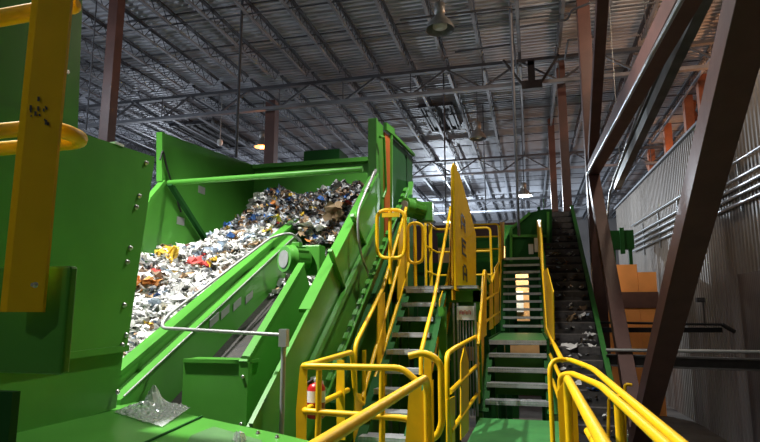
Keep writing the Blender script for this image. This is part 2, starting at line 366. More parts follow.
# conduits on the partition
CY0, CY1 = 33.5, 9.0
def wx(y): return 6.35+(5.38-6.35)*(y-6)/32.5
for i, (zz, r) in enumerate(((4.95, .035), (4.40, .05), (4.12, .05), (3.86, .05), (3.58, .05))):
    m = MB(); m.tube([(wx(CY1)-.12, CY1, zz*.86+EYE-.05), (wx(15)-.12, 15, zz*.86+EYE), (wx(CY0)-.12, CY0, zz+EYE-.25)], r, 8)
    tag(m.build('wall_conduit', GALV), ['thin top conduit', 'uppermost thick conduit', 'second thick conduit', 'third thick conduit', 'lowest thick conduit'][i]+' of the bright bundle along the partition wall', 'conduit')
for k in range(7):
    y = 12+k*3.2; m = MB(); m.box((wx(y)-.07, y-.03, EYE+2.9), (wx(y)-.01, y+.03, EYE+4.5)); tag(m.build('conduit_strut', GALV), 'upright strut clamping the conduit bundle to the partition wall', 'strut', 'struts behind the conduit bundle')
# cross beams near the partition
m = MB(); m.bar(at(600,330,Y=16), at(722,330,Y=16), .10, .12); m.tube([at(600,322.5,Y=15.9), at(722,324.5,Y=15.9)], .03, 8); m.tube([at(722,324.5,Y=15.9), at(735,332,Y=15.9)], .05, 8)
tag(m.build('cross_pipe', DARKV), 'upper dark pipe pair crossing in front of the orange plywood to the wall', 'pipe')
m = MB(); a_, b_ = at(606,360,Y=13.5), at(772,365,Y=13.5); m.hbeam(a_, b_, .3, .24, (0,0,1), .03)
tag(m.build('cross_beam', mat('dull grey beam', (.07,.065,.06), .6)), 'lower thick grey beam crossing behind the V braces to the wall', 'beam')
m = MB(); m.tube([at(606,350,Y=13.3), at(772,352,Y=13.3)], .035, 8); tag(m.build('cross_pipe', GREYP), 'grey pipe lying just above the lower thick crossing beam', 'pipe')
for (px, py) in ((669, 278), (700, 300)):
    p = at(px, py, X=5.75); m = MB(); m.box((p.x-.12, p.y-.12, p.z-.08), (p.x+.2, p.y+.12, p.z+.08)); m.tube([p+Vector((.1,0,-.05)), p+Vector((.1,0,-.9))], .025, 7)
    tag(m.build('wall_box', DARKV), 'small dark junction box on the partition wall %s' % ('beside the orange plywood' if px < 680 else 'right of the broad brace'), 'junction box')
# plywood bins at the back, orange light in their colour
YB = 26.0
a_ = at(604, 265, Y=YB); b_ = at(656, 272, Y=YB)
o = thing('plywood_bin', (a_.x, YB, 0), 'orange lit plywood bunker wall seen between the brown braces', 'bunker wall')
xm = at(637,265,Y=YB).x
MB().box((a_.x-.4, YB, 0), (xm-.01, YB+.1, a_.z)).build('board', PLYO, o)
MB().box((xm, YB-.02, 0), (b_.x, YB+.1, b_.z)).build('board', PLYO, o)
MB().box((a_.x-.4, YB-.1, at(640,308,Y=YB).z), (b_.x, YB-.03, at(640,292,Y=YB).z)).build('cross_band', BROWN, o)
# green frame piece beyond
p = at(621, 238, Y=30); m = MB(); m.box((p.x-.6, 29.8, p.z-.55), (p.x+.55, 30.4, p.z+.35)); m.box((p.x-.45, 29.9, 0), (p.x-.3, 30.1, p.z-.5)); m.box((p.x+.3, 29.9, 0), (p.x+.45, 30.1, p.z-.5)); m.box((p.x-.1, 29.6, p.z-.8), (p.x+.1, 29.8, p.z+.45))
tag(m.build('machine_box', DGREEN), 'small dark green machine housing behind the braces near the conduits', 'machine housing')

# ---------------------------------------------------------------- lamps
def highbay(p, lit, lab, r=.28, group=None, lightpow=0, lcol=(1,1,1), cord=True, cone=0):
    h = thing('high_bay_lamp', p, lab, 'lamp', group)
    mb = MB(); mb.lathe(p, (0,0,1), [(0, r), (.08, r*.97), (.22, r*.72), (.34, r*.42), (.42, r*.3)], 24, caps=False); mb.lathe(p+Vector((0,0,.005)), (0,0,1), [(0, r*.98), (.08, r*.95), (.21, r*.7), (.33, r*.4)], 24, caps=False); shd = mb.build('shade', SHADE, h)
    MB().lathe(p+Vector((0,0,.42)), (0,0,1), [(0, r*.3), (.03, r*.38), (.28, r*.38), (.31, r*.2)], 16).build('ballast', SHADE, h)
    MB().lathe(p+Vector((0,0,.02)), (0,0,1), [(0, r*.25), (.05, r*.5), (.14, r*.5), (.2, r*.2)], 16).build('bulb', (LAMPO if lit == 'o' else LAMPG if lit else WHITE), shd)
    if cord: MB().tube([p+Vector((0,0,.72)), Vector((p.x, p.y, ZR+EYE))], .012, 6).build('cord', JOIST, h)
    if lightpow:
        ld = bpy.data.lights.new('lamp light', 'SPOT' if cone else 'POINT'); ld.energy = lightpow; ld.color = lcol; ld.shadow_soft_size = .13
        if cone: ld.spot_size = math.radians(cone); ld.spot_blend = .5
        lo = bpy.data.objects.new('lamp_light', ld); C.objects.link(lo); lo.parent = h; lo.location = (0, 0, -.16)
    return h
highbay(at(440, 30, Z=7.0), False, 'unlit aluminium high-bay lamp hanging at top centre', .36)
highbay(at(478, 139, Z=7.0), False, 'small unlit high-bay lamp hanging deeper in the hall', .34)
highbay(at(262, 147, Z=7.3), 'o', 'glowing orange high-bay lamp behind the waste bin', .34, lightpow=90, lcol=(1,.35,.12))
highbay(at(524, 196, Z=6.2), True, 'glowing white high-bay lamp over the stair hopper', .4, lightpow=900, lcol=(.85,.93,1))
for i, (x, y, z, pw_, c_, *cone) in enumerate(LAMPS):
    highbay(W(x, y, z), 'o' if c_[2] < .5 else True, ['lit high-bay lamp above the waste hopper, out of the picture', 'added fill lamp over the far left aisle, out of the picture', 'orange high-bay lamp in the bay beyond the partition, nearer', 'orange high-bay lamp in the bay beyond the partition, farther', 'added fill lamp behind the photographer', 'lit high-bay lamp over the two stairs, out of the picture', 'added fill lamp far back at left behind the dark green panel', 'added fill lamp far back behind the tall hopper wall', 'added fill lamp high over the braced frame, out of the picture', 'added fill lamp at far left beyond the dark green panel, out of the picture'][i], .3, lightpow=pw_, lcol=c_, cone=cone[0] if cone else 0)
p = at(220, 140, Z=7.2)
c = thing('security_camera', p, 'small white dome camera hanging on a rod near the orange lamp', 'security camera')
MB().lathe(p, (0,0,-1), [(0,.1),(.1,.12),(.2,.1),(.26,.03)], 14).build('dome', WHITE, c); MB().tube([p, (p.x,p.y,ZR+EYE)], .02, 6).build('rod', GREYP, c)

# ================================================================ WASTE BIN (large hopper)
XR, XL = -2.2, -5.35
hop = thing('waste_hopper', W(-3.8, 8.5, -4), 'big bright green open waste hopper with high steel walls', 'hopper')
# left wall
m = MB(); LW = [at(163,133,X=XL), at(163,182,X=XL), at(149,199,X=XL), at(100,310,X=XL), at(90,420,X=XL)]
top_far = Vector((XL, 10.5, EYE+2.99)); m.plate([LW[0], top_far, W(XL,10.5,-2.5), W(XL,5,-2.5)]+[LW[3], LW[2], LW[1]], (-.06,0,0)); m.build('left_wall', GREEN, hop)
m = MB(); m.bar(LW[0]+Vector((-.02,-.03,0)), LW[1]+Vector((-.02,-.03,0)), .07, .10, (1,0,0)); m.bar(LW[1], LW[2], .06, .1, (1,0,0)); m.bar(LW[2], LW[3], .07, .1, (1,0,0)); m.build('edge_flange', GREEN, hop)
m = MB(); m.box((XL, 10.5, EYE-2.5), (XR, 10.56, EYE+2.98)); m.box((XL, 10.38, EYE+2.9), (XR, 10.5, EYE+2.98)); m.build('back_wall', GREEN, hop)
p = at(323, 157, Y=10.7); MB().box((p.x-.38, 10.6, p.z-.3), (p.x+.38, 11.2, p.z+.12)).build('control_box', DGREEN, hop, .01)
# crossbar
a_, b_ = at(168,183,X=XL+.02), at(370,173,X=XR-.02); b_.y = a_.y; b_.z = a_.z+.02
MB().tube([a_, b_], .042, 14).build('crossbar', GREEN, hop)
m = MB(); m.bar(at(170,184,X=XL+.08), at(207,242,X=XL+.08), .06, .08, (1,0,0)); m.build('brace', DGREEN, hop)
for (px, py) in ((203, 190), (182, 221)):
    q = at(px, py, X=XL+.03); m = MB(); m.box((q.x-.03, q.y-.10, q.z-.06), (q.x-.02, q.y+.10, q.z+.06)); m.build('notice_sticker', GREYP, hop)
q = at(181,212,X=XL+.05)
MB().tube([at(160,160,X=XL+.04), at(163,148,X=XL+.04), at(166,165,X=XL+.04), at(181,212,X=XL+.04)], .014, 6, .2).build('cable', BLACK, hop)
# right wall: tall rear section
yt0 = 8.32
MB().plate([W(XR-.008,yt0,2.97), W(XR-.008,8.75,3.0), W(XR-.008,8.75,1.2), W(XR-.008,yt0,1.2)], (-.06,0,0)).build('right_wall_front', GREEN, hop)
m = MB(); m.box((XR-.13, yt0-.05, EYE+1.5), (XR+.005, yt0+.02, EYE+2.98))
m.build('front_post', GREEN, hop, .005)
MB().plate([W(XR+.02,8.75,2.9), W(XR+.02,9.1,2.93), W(XR+.02,9.1,.6), W(XR+.02,8.75,.6)], (-.06,0,0)).build('orange_panel', ORANGE, hop)
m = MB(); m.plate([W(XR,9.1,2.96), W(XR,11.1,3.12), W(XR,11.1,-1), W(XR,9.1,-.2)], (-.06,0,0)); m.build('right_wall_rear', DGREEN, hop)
m = MB(); m.bar(W(XR+.03,9.12,.4), W(XR+.03,9.12,2.96), .06, .05, (1,0,0)); m.bar(W(XR+.03,8.72,2.99), W(XR+.03,9.3,3.06), .12, .05, (1,0,0)); m.bar(W(XR+.03,9.3,3.02), W(XR+.03,11.1,3.15), .05, .05,(1,0,0)); m.bar(W(XR+.05,9.9,1.0), W(XR+.05,10.7,2.5), .05, .09, (1,0,0)); m.build('stiffener', GREEN, hop)
m = MB(); m.tube([at(380,137,X=XR+.06), at(384,137,X=XR+.08), at(386,190,X=XR+.08), at(383,198,X=XR+.06)], .022, 8, .05); m.build('grab_handle', GREEN, hop)
# sloping right wall
sl = lambda y: 2.10+(y-8.38)*.755
m = MB(); m.plate([W(XR,4.42,sl(4.42)), W(XR,8.4,sl(8.4)), W(XR,9.0,1.7), W(XR,9.0,.6), W(XR,4.42,sl(4.42)-1.0)], (-.05,0,0)); m.build('sloping_wall', GREEN, hop)
m = MB(); m.plate([W(XR+.02,5.62,sl(5.62)), W(XR+.02,8.36,sl(8.36)), W(XR-.11,8.36,sl(8.36)), W(XR-.11,5.62,sl(5.62))], (0,-.02,.035)); m.plate([W(XR+.015,4.42,sl(4.42)), W(XR+.015,5.62,sl(5.62)), W(XR-.02,5.62,sl(5.62)), W(XR-.02,4.42,sl(4.42))], (0,-.02,.03)); m.build('top_flange', GREEN, hop)
a_, b_ = at(312,364,X=XR+.04), at(376,226,X=XR+.04)
m = MB(); m.bar(a_, b_, .08, .05, (1,0,0)); m.build('lower_flange', GREEN, hop)
for i, (u, v) in enumerate((((330,250),(345,290)), ((352,215),(366,246)))):
    m = MB(); m.bar(at(*u,X=XR+.02), at(*v,X=XR+.02), .04, .05, (1,0,0)); m.build('rib', GREEN, hop)
# lower skirt plate below the sloping wall
m = MB(); m.plate([W(XR-.03,4.42,-1.0), a_+Vector((-.05,0,0)), b_+Vector((-.05,0,0)), W(XR-.03,9.5,.8), W(XR-.03,9.5,-2.4), W(XR-.03,4.42,-2.4)], (-.05,0,0)); m.build('skirt_plate', GREEN, hop)
# toothed rail alongside
tx = -2.02; a_, b_ = at(322,402,X=tx), at(407,188,X=tx); d = (b_-a_); Lr = d.length; d.normalize(); nn = Vector((1,0,0)).cross(d).normalized()
if nn.z < 0: nn = -nn
m = MB(); m.bar(a_, b_, .02, .07, (1,0,0))
k = 0
while k*.22 < Lr-.15: q = a_+d*(k*.22+.08)+nn*.055; m.bar(q-d*.055, q+d*.055, .02, .05, (1,0,0)); k += 1
m.build('toothed_rail', GREEN, hop)
m = MB(); m.bar(a_+Vector((0,.35,-.1)), b_+Vector((0,.35,-.1)), .12, .06, (1,0,0)); m.build('stringer_rail', DGREEN, hop)

# support frame under hopper right
o = thing('support_frame', W(-1.95, 8.5, -4), 'green steel frame standing under the left stair', 'frame')
for (x, y) in ((-1.98, 9.3), (-1.2, 9.3), (-1.98, 7.9), (-1.2, 8.1)):
    MB().box((x-.05, y-.05, 0), (x+.05, y+.05, EYE+.1)).build('post', GREEN, o)
MB().box((-2.0, 9.35, EYE-.7), (-1.15, 9.42, EYE-.1)).build('cross_panel', GREEN, o)
MB().box((-2.0, 9.5, EYE-2.2), (-1.15, 9.58, EYE-.9)).build('cross_panel', DGREEN, o)

# motor on the rear right wall
def gearmotor(p, ax, r, L_, lab, m_=GREEN):
    g = thing('gear_motor', p, lab, 'motor'); ax = Vector(ax).normalized(); s_ = ax.cross(Vector((0,0,1))).normalized()
    bd = MB().lathe(p, ax, [(0,r*.92),(.03,r),(L_*.3,r),(L_*.32,r*1.05),(L_*.36,r*1.05),(L_*.38,r*.9),(L_,r*.9),(L_+.02,r*.6)], 20).build('body', m_, g)
    MB().lathe(p-ax*.012, ax, [(0,r*.62),(.02,r*.62)], 20).build('fan_cover', GREYP, bd)
    m = MB()
    for k in range(10):
        t = 2*math.pi*k/10; q = p+ax*L_*.65+(s_*math.cos(t)+ax.cross(s_)*math.sin(t))*r*.92; m.bar(q-ax*L_*.25, q+ax*L_*.25, .012, .03, ax.cross(s_))
    m.build('cooling_fin', m_, bd)
    m = MB(); q = p+ax*(L_+.09); m.box(q-Vector((r*.9,.1,r*1.1)), q+Vector((r*.9,.1,r*1.1))); m.build('gearbox', m_, g, .015)
    m = MB(); m.box(p+ax*L_*.6+Vector((-.05,-.05,r*.85)), p+ax*L_*.6+Vector((.05,.05,r*1.25))); m.build('terminal_box', m_, bd, .005)
    return g
gearmotor(at(404, 206, X=-1.95), (.55,.8,-.1), .15, .4, 'green gear motor with round housing beside the tall hopper wall')
pm = at(284, 259, X=-2.85); gearmotor(pm, (.55,.8,.0), .17, .3, 'bright green gear motor with grey fan cover over the small conveyor')

# ---------------------------------------------------------------- small inclined conveyor with divider wall
cv = thing('infeed_conveyor', W(-3, 6, -4), 'green walled inclined conveyor with black belt below the waste hopper', 'conveyor')
XD = -3.5
dz = lambda y: -.49+(y-4.53)*.5
m = MB(); m.plate([W(XD,4.2,dz(4.2)), W(XD,8.38,dz(8.38)), W(XD,8.55,dz(8.38)-.25), W(XD,8.55,dz(8.55)-.55), W(XD,4.2,dz(4.2)-.34)], (-.05,0,0)); m.build('divider_wall', GREEN, cv)
m = MB(); m.plate([W(XD+.02,4.2,dz(4.2)), W(XD+.02,8.38,dz(8.38)), W(XD-.12,8.38,dz(8.38)), W(XD-.12,4.2,dz(4.2))], (0,-.015,.03)); m.build('top_flange', GREEN, cv)
a_, b_ = at(120,405,X=-3.35), at(296,238,X=-3.35)
m = MB(); m.plate([a_, b_, b_+Vector((-.14,0,0)), a_+Vector((-.14,0,0))], (0,0,.04)); m.build('ledge', GREEN, cv)
m = MB(); m.tube([a_+Vector((.03,0,.07)), b_+Vector((.03,0,.07))], .008, 6); m.build('rod', GREYP, cv)
m = MB(); m.plate([a_, b_, b_+Vector((0,.4,-.7)), a_+Vector((0,0,-1.1))], (-.04,0,0)); m.build('inner_wall', GREEN, cv)
bz = lambda y: -1.05+(y-4.6)*.52
m = MB(); m.plate([W(-3.36,4.95,bz(4.95)), W(-3.36,8.6,bz(8.6)), W(-2.56,8.6,bz(8.6)), W(-2.56,4.95,bz(4.95))], (0,0,-.06)); m.build('belt', BELT, cv)
# notices on the inner wall
for k, (u, v) in enumerate(((214,320),(225,312),(237,304),(249,297))):
    q = at(u, v, X=-3.345); m = MB(); m.plate([q+Vector((0,-.09,-.09)), q+Vector((0,.09,.0)), q+Vector((0,.09,.09)), q+Vector((0,-.09,.0))], (.005,0,0)); m.build('notice_sticker', GREYP, cv)
# right panel and front box
XP = -2.5
pz = lambda y: -.43+(y-4.86)*.75
m = MB(); m.plate([W(XP,4.88,pz(4.88)), W(XP,6.14,pz(6.14)), W(XP,6.5,.15), W(XP,6.5,-2.2), W(XP,4.88,-2.2)], (-.045,0,0)); m.build('side_panel', GREEN, cv)
m = MB(); m.plate([W(XP+.03,4.84,pz(4.84)), W(XP+.03,6.16,pz(6.16)), W(XP-.05,6.16,pz(6.16)), W(XP-.05,4.84,pz(4.84))], (0,-.02,.03)); m.bar(W(XP-.02,6.16,.55), W(XP-.02,6.55,.12), .06, .03, (1,0,0)); m.build('panel_flange', GREEN, cv)
c0, c1 = at(184,358,Y=4.88), at(246,361,Y=4.88)
m = MB(); m.box((c0.x, 4.88, EYE-2.2), (XP+.03, 4.92, EYE-.43)); m.build('front_plate', GREEN, cv)
m = MB(); m.box((c0.x, 4.86, EYE-.44), (XP+.03, 5.12, EYE-.41)); m.build('front_lip', GREEN, cv)
m = MB(); m.box((XP-.05, 4.83, EYE-2.2), (XP+.04, 4.87, EYE-.43)); m.build('corner_post', GREEN, cv)
m = MB()
for z in (-.55, -.95): MB().lathe(W(XP-.005,4.83,z), (0,-1,0), [(0,.016),(.014,.016),(.015,.006)], 8).build('bolt', CHROME, cv)
# conduit looping over the divider
P = [at(292,262,X=-3.0), at(303,243,X=-3.0), at(290,232,X=-3.05), at(270,238,X=-3.3), at(168,315,X=-3.42), at(164,331,X=-3.42)]
e = at(284,335,Y=4.78); g0 = at(164,331,X=-3.4); P2 = [g0, Vector((e.x, e.y, e.z))]
m = MB(); m.tube(P[:5]+[at(160,328,X=-3.42), e], .017, 8, .12); tag(m.build('motor_conduit', GREYP), 'bent grey conduit running along the divider to the small motor', 'conduit')
m = MB(); m.tube([e, Vector((e.x, e.y, EYE-1.35))], .022, 10); m.box((e.x-.035,e.y-.035,e.z-.10),(e.x+.035,e.y+.035,e.z+.05)); tag(m.build('conduit_post', GREYP), 'upright grey conduit post in front of the sloping hopper wall', 'conduit')
m = MB(); m.tube([at(374,172,X=-2.1), at(357,212,X=-2.1), at(359,250,X=-2.1), at(372,283,X=-2.1)], .016, 8, .3); m.bar(at(376,170,X=-2.12), at(365,192,X=-2.12), .03, .03)
tag(m.build('hose', GREYP), 'thin grey hose curving down the sloping hopper wall', 'hose')

# ---------------------------------------------------------------- heap of waste
def hz(x, y):
    z = -.2+.58*(y-5.65) + .10*math.sin(x*3.1+y*1.7)+.07*math.sin(x*7.3-y*5.1)+.04*math.sin(x*13+y*11)
    f = min(1, max(0, (x+5.25+max(0,y-8.4)*.1)/.75)); zc_ = min(z, 1.02+.12*math.sin(x*5+y*3)); z = zc_*(1-f)+z*f
    if y > 9.4: z -= .28*(y-9.4)
    if x > -3.5: z -= .12*(x+3.5)
    return z
cols = {'white': (.86,.86,.84), 'grey': (.42,.43,.44), 'pale blue': (.45,.55,.68), 'tan': (.40,.27,.15), 'brown': (.2,.13,.08), 'dark': (.05,.05,.055), 'blue': (.05,.17,.5), 'yellow': (.75,.5,.04), 'red': (.55,.05,.04), 'orange': (.7,.28,.06)}
SM = [mat('scrap '+k, v, .6, var=.12, scale=7) for k, v in cols.items()]; SK = list(cols)
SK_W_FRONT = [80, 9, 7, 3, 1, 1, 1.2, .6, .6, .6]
SK_W_BACK = [15, 24, 8, 13, 12, 24, 3, 1.5, 1, 1.5]  # darker scrap mix at the rear, standing in for the weaker light there
def scrap(mb, c, size, mi, flat=.5, n=3):
    """one crumpled piece of sheet"""
    a_ = random.random()*6.28; t1 = random.gauss(0, flat); t2 = random.gauss(0, flat)
    Rm = Matrix.Rotation(a_, 3, 'Z') @ Matrix.Rotation(t1, 3, 'X') @ Matrix.Rotation(t2, 3, 'Y'); asp = random.uniform(.45, 1)
    vs = []
    for i in range(n+1):
        for j in range(n+1):
            u = (i/n-.5)*size*(1+random.uniform(-.2,.2)); v = (j/n-.5)*size*asp*(1+random.uniform(-.2,.2))
            vs.append(Vector(c)+Rm @ Vector((u, v, random.gauss(0, size*.14))))
    fs = [(i*(n+1)+j, i*(n+1)+j+1, (i+1)*(n+1)+j+1, (i+1)*(n+1)+j) for i in range(n) for j in range(n)]
    mb.add(vs, fs, mi)
hp = MB(); nx, ny = 30, 60
x0, x1, y0, y1 = XL+.03, XR-.1, 4.7, 10.45
vs = []
for j in range(ny+1):
    for i in range(nx+1):
        y = y0+(y1-y0)*j/ny; x = x0+(x1-x0)*i/nx
        vs.append(W(x, y, hz(x, y)-.06))
fs = []
for j in range(ny):
    for i in range(nx):
        y = y0+(y1-y0)*(j+.5)/ny; x = x0+(x1-x0)*(i+.5)/nx
        if x > XD-.12 and y < 8.2: continue
        fs.append((j*(nx+1)+i, j*(nx+1)+i+1, (j+1)*(nx+1)+i+1, (j+1)*(nx+1)+i))
hp.add(vs, fs, 1)
cnt = 0
while cnt < 7000:
    x = random.uniform(XL+.12, XR-.18); y = random.uniform(5.0, 10.35)
    if x > XD-.2 and y < 8.1: continue
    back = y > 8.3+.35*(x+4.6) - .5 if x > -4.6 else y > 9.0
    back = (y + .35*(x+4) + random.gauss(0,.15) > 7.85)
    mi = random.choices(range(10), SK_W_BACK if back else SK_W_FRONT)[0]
    s_ = random.choice([.06, .08, .11, .15, .20])*random.uniform(.7, 1.15)
    if back: s_ *= .8
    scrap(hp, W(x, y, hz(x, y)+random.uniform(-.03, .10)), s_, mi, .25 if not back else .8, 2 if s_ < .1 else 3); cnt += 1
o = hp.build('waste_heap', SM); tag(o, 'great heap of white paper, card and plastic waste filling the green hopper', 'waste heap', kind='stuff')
def heap_at(px, py):
    r = (M @ Vector((px-380, 221-py, FPX))).normalized(); t = 4.0
    while t < 14:
        q = r*t
        if q.z < hz(q.x, q.y): return q
        t += .02
    return r*9
def single(px, py, size, mi, name, lab, cat, flat=.3, n=5):
    q = heap_at(px, py); m = MB(); scrap(m, W(q.x, q.y, hz(q.x, q.y)+.11), size, mi, flat, n)
    for _ in range(2): scrap(m, W(q.x+random.uniform(-.4,.4)*size, q.y+random.uniform(-.3,.3)*size, hz(q.x, q.y)+.09), size*.6, mi, flat+.2, 3)
    m2 = [SM[mi]]; m.mi = [0]*len(m.mi); tag(m.build(name, m2), lab, cat)
single(166,260,.36,7,'plastic_bag','crumpled yellow plastic bag lying on the white waste, left','plastic bag')
single(199,270,.26,8,'cardboard_piece','bright red folded piece on the white waste','scrap')
single(143,292,.36,9,'cardboard_box','orange and yellow crushed carton at the left edge of the heap','carton')
single(213,268,.24,7,'paper_sheet','yellow piece beside the red one on the waste','scrap')
single(155,283,.4,4,'cardboard_piece','dark brown flattened cardboard between the yellow bag and the orange carton','cardboard')
single(221,257,.3,2,'plastic_bag','pale bluish plastic bag lump right of the red piece','plastic bag',.6)
single(229,231,.16,6,'plastic_scrap','small bright blue scrap at the foot of the dark heap','scrap')
single(243,202,.3,3,'cardboard_piece','tan cardboard flap standing at the top left of the heap','cardboard',.9)
single(334,222,.4,3,'cardboard_piece','large tan cardboard sheet near the sloping hopper wall','cardboard',.7)
single(312,236,.42,0,'plastic_bag','big white plastic bag low in the heap beside the motor','plastic bag',.5)
single(275,213,.2,9,'plastic_scrap','small orange scrap in the middle of the dark heap','scrap',.6)
single(258,204,.22,0,'paper_sheet','upright white sheet at the top of the heap','paper',.9)
single(340,192,.32,1,'paper_sheet','grey crumpled sheet at the peak of the heap','paper',.8)
# scraps travelling on the small conveyor
m = MB()
for k in range(90):
    y = random.uniform(7.0, 8.5); x = random.uniform(-3.3, -2.65); scrap(m, W(x, y, bz(y)+.05), random.uniform(.06,.16), random.choice([0,0,1,3,5]), .5, 2)
tag(m.build('loose_scraps', SM), 'loose scraps on the upper end of the small black belt under the motor', 'waste', kind='stuff')

# ================================================================ NEAR LEFT: dark green panel, guard post
hs = thing('chute_housing', W(-3.2, 2.5, -.75), 'tall dark green steel chute housing close at the left edge', 'machine housing')
XQ = -3.2
c_tr, c_br, c_bb = at(155,157,X=XQ), at(127,348,X=XQ), at(119,408,X=XQ)
tl = at(72,130,X=XQ)
m = MB(); m.plate([Vector((XQ,.2,tl.z-.03)), tl, c_tr, c_br, Vector((XQ, .2, c_br.z-.2))], (-.05,0,0)); m.build('side_panel', GREEN, hs)
m = MB(); m.plate([Vector((XQ-.02,.2,c_br.z-.10)), c_br+Vector((-.02,-.01,.01)), c_bb+Vector((-.02,-.01,0)), Vector((XQ-.02,.2,c_bb.z-.2))], (-.05,0,0)); m.build('lower_panel', GREEN, hs)
m = MB(); m.bar(Vector((XQ+.01,.2,c_br.z-.11)), c_br+Vector((.01,0,0)), .05, .02, (1,0,0)); m.build('seam_lip', GREEN, hs)
u0, u1 = at(78,14,X=XQ-.05), at(78,131,X=XQ-.05)
m = MB(); m.plate([Vector((XQ-.05,.2,EYE+2.9)), Vector((XQ-.05,u0.y,EYE+2.9)), u1+Vector((0,0,-.05)), Vector((XQ-.05,.2,u1.z-.1))], (-.05,0,0)); m.build('upper_panel', GREEN, hs)
m = MB()
for (u, v) in ((147,163),(140,196),(137,207),(131,248),(128,262),(125,305),(127,335),(123,345),(118,392)):
    q = at(u-1, v, X=XQ+.002); m = MB(); m.lathe(q, (1,0,0), [(0,.022),(.006,.022),(.006,.014),(.02,.014),(.021,.006)], 8); m.build('bolt', CHROME, hs)
m = MB()
q = at(67,72,X=XQ-.048); m.lathe(q, (1,0,0), [(0,.02),(.01,.016)], 8)
m.build('bolt', CHROME, hs)
q = at(119,145,X=XQ); MB().box((XQ-.05,q.y-.05,q.z-.005),(XQ+.01,q.y+.05,q.z+.015)).build('top_clip', WHITE, hs)

# near guard rail
gp = thing('guard_rail', W(-1.0, 1.0, -1.4), 'yellow guard rail post and rails very near at the left edge', 'guard rail')
x0_, x1_ = at(9,221,Y=1).x, at(43,221,Y=1).x; zb = at(20,312,Y=1).z
m = MB(); m.plate([(x0_,1.0,zb),(x0_+.034,.985,zb),(x0_+.034,.985,EYE+1.2),(x0_,1.0,EYE+1.2)], (.0,.008,0)); m.plate([(x0_+.034,.985,zb),(x1_,1.02,zb),(x1_,1.02,EYE+1.2),(x0_+.034,.985,EYE+1.2)], (0,.008,0)); m.build('post', YEL, gp)
m = MB()
for k_ in range(14):
    qq = at(33+random.gauss(0,4), 108+random.gauss(0,8), Y=.9835); u_ = x0_+.034; t_ = max(0, min(1, (qq.x-u_)/(x1_-u_))); qq.x = max(qq.x, u_+.002); yy = .985+.035*t_-.0006
    r_ = random.uniform(.002,.006); m.add([(qq.x-r_,yy-.0004,qq.z-r_*.7),(qq.x+r_,yy+.0002,qq.z-r_),(qq.x+r_*.8,yy+.0002,qq.z+r_),(qq.x-r_*.6,yy-.0004,qq.z+r_*1.2)],[(0,1,2,3)])
m.build('scuff_mark', BLACK, gp)
q = at(36,285,Y=.98); m = MB(); m.lathe(q, (0,-1,0), [(0,.006),(.004,.006),(.004,.004),(.010,.004)], 8); m.build('bolt', CHROME, gp)
za = EYE+.73
m = MB(); a_ = at(0,18,Y=1.06); b_ = at(72,5,Y=1.06); m.tube([a_+(a_-b_)*1.5, b_], .021, 14); m.lathe(b_, (b_-a_), [(0,.021),(.01,.019),(.018,.01)], 14); m.build('top_rail', YEL, gp)
a_ = at(-40,100,Y=1.16); b_ = at(66,131,Y=1.08); c_ = at(-40,150,Y=1.0)
zr = at(40,132,Y=1.08).z; xr = at(68,132,Y=1.08).x
m = MB(); m.tube([(xr-.5,1.17,zr), (xr-.02,1.17,zr), (xr-.02,1.05,zr), (xr-.5,1.05,zr)], .0185, 14, .07); m.build('mid_rail', YEL, gp)
# bracket plate that the post is bolted to
q0, q1 = at(-30,268,Y=1.05), at(61,375,Y=1.05)
m = MB(); m.box((q0.x-.3, 1.05, q1.z), (q1.x, 1.075, q0.z)); m.build('bracket_plate', GREEN, gp, .006)
m = MB(); m.box((q0.x-.3, 1.03, EYE-.75), (at(12,400,Y=1.03).x, 1.05, at(10,392,Y=1.03).z)); m.build('lower_bracket', DGREEN, gp)

# green machine deck in front
dk = thing('machine_deck', W(-2.6, 4.2, -1.3), 'light green steel machine cover with a plastic bag on it', 'machine cover')
Zd = -.75
P = [at(x, y, Z=Zd) for x, y in ((119,398),(200,417),(285,435),(322,444))]
m = MB(); m.plate([P[0], P[1], P[2], P[3], W(-1.2,2.6,Zd), W(-1.2,1.1,Zd), W(-3.6,1.1,Zd)], (0,0,-.05)); m.build('cover_plate', GREEN, dk)
a_, b_ = at(202,417.5,Z=Zd), at(128,452,Z=Zd)
m = MB(); m.bar(a_+Vector((0,0,.008)), b_+Vector((0,0,.008)), .012, .012); m.build('seam', DGREEN, dk)
pp = [at(x, y, Z=Zd+.006) for x, y in ((191,436),(214,427),(262,441),(252,470),(180,455))]
m = MB(); m.plate(pp, (0,0,.004)); m.build('inspection_plate', mat('worn green paint', (.09,.22,.07), .5, var=.1), dk)
m = MB()
for (u, v) in ((258,434),(277,438)): MB().lathe(at(u,v,Z=Zd), (0,0,1), [(0,.015),(.008,.015),(.01,.01),(.02,.01)], 8).build('bolt', CHROME, dk)
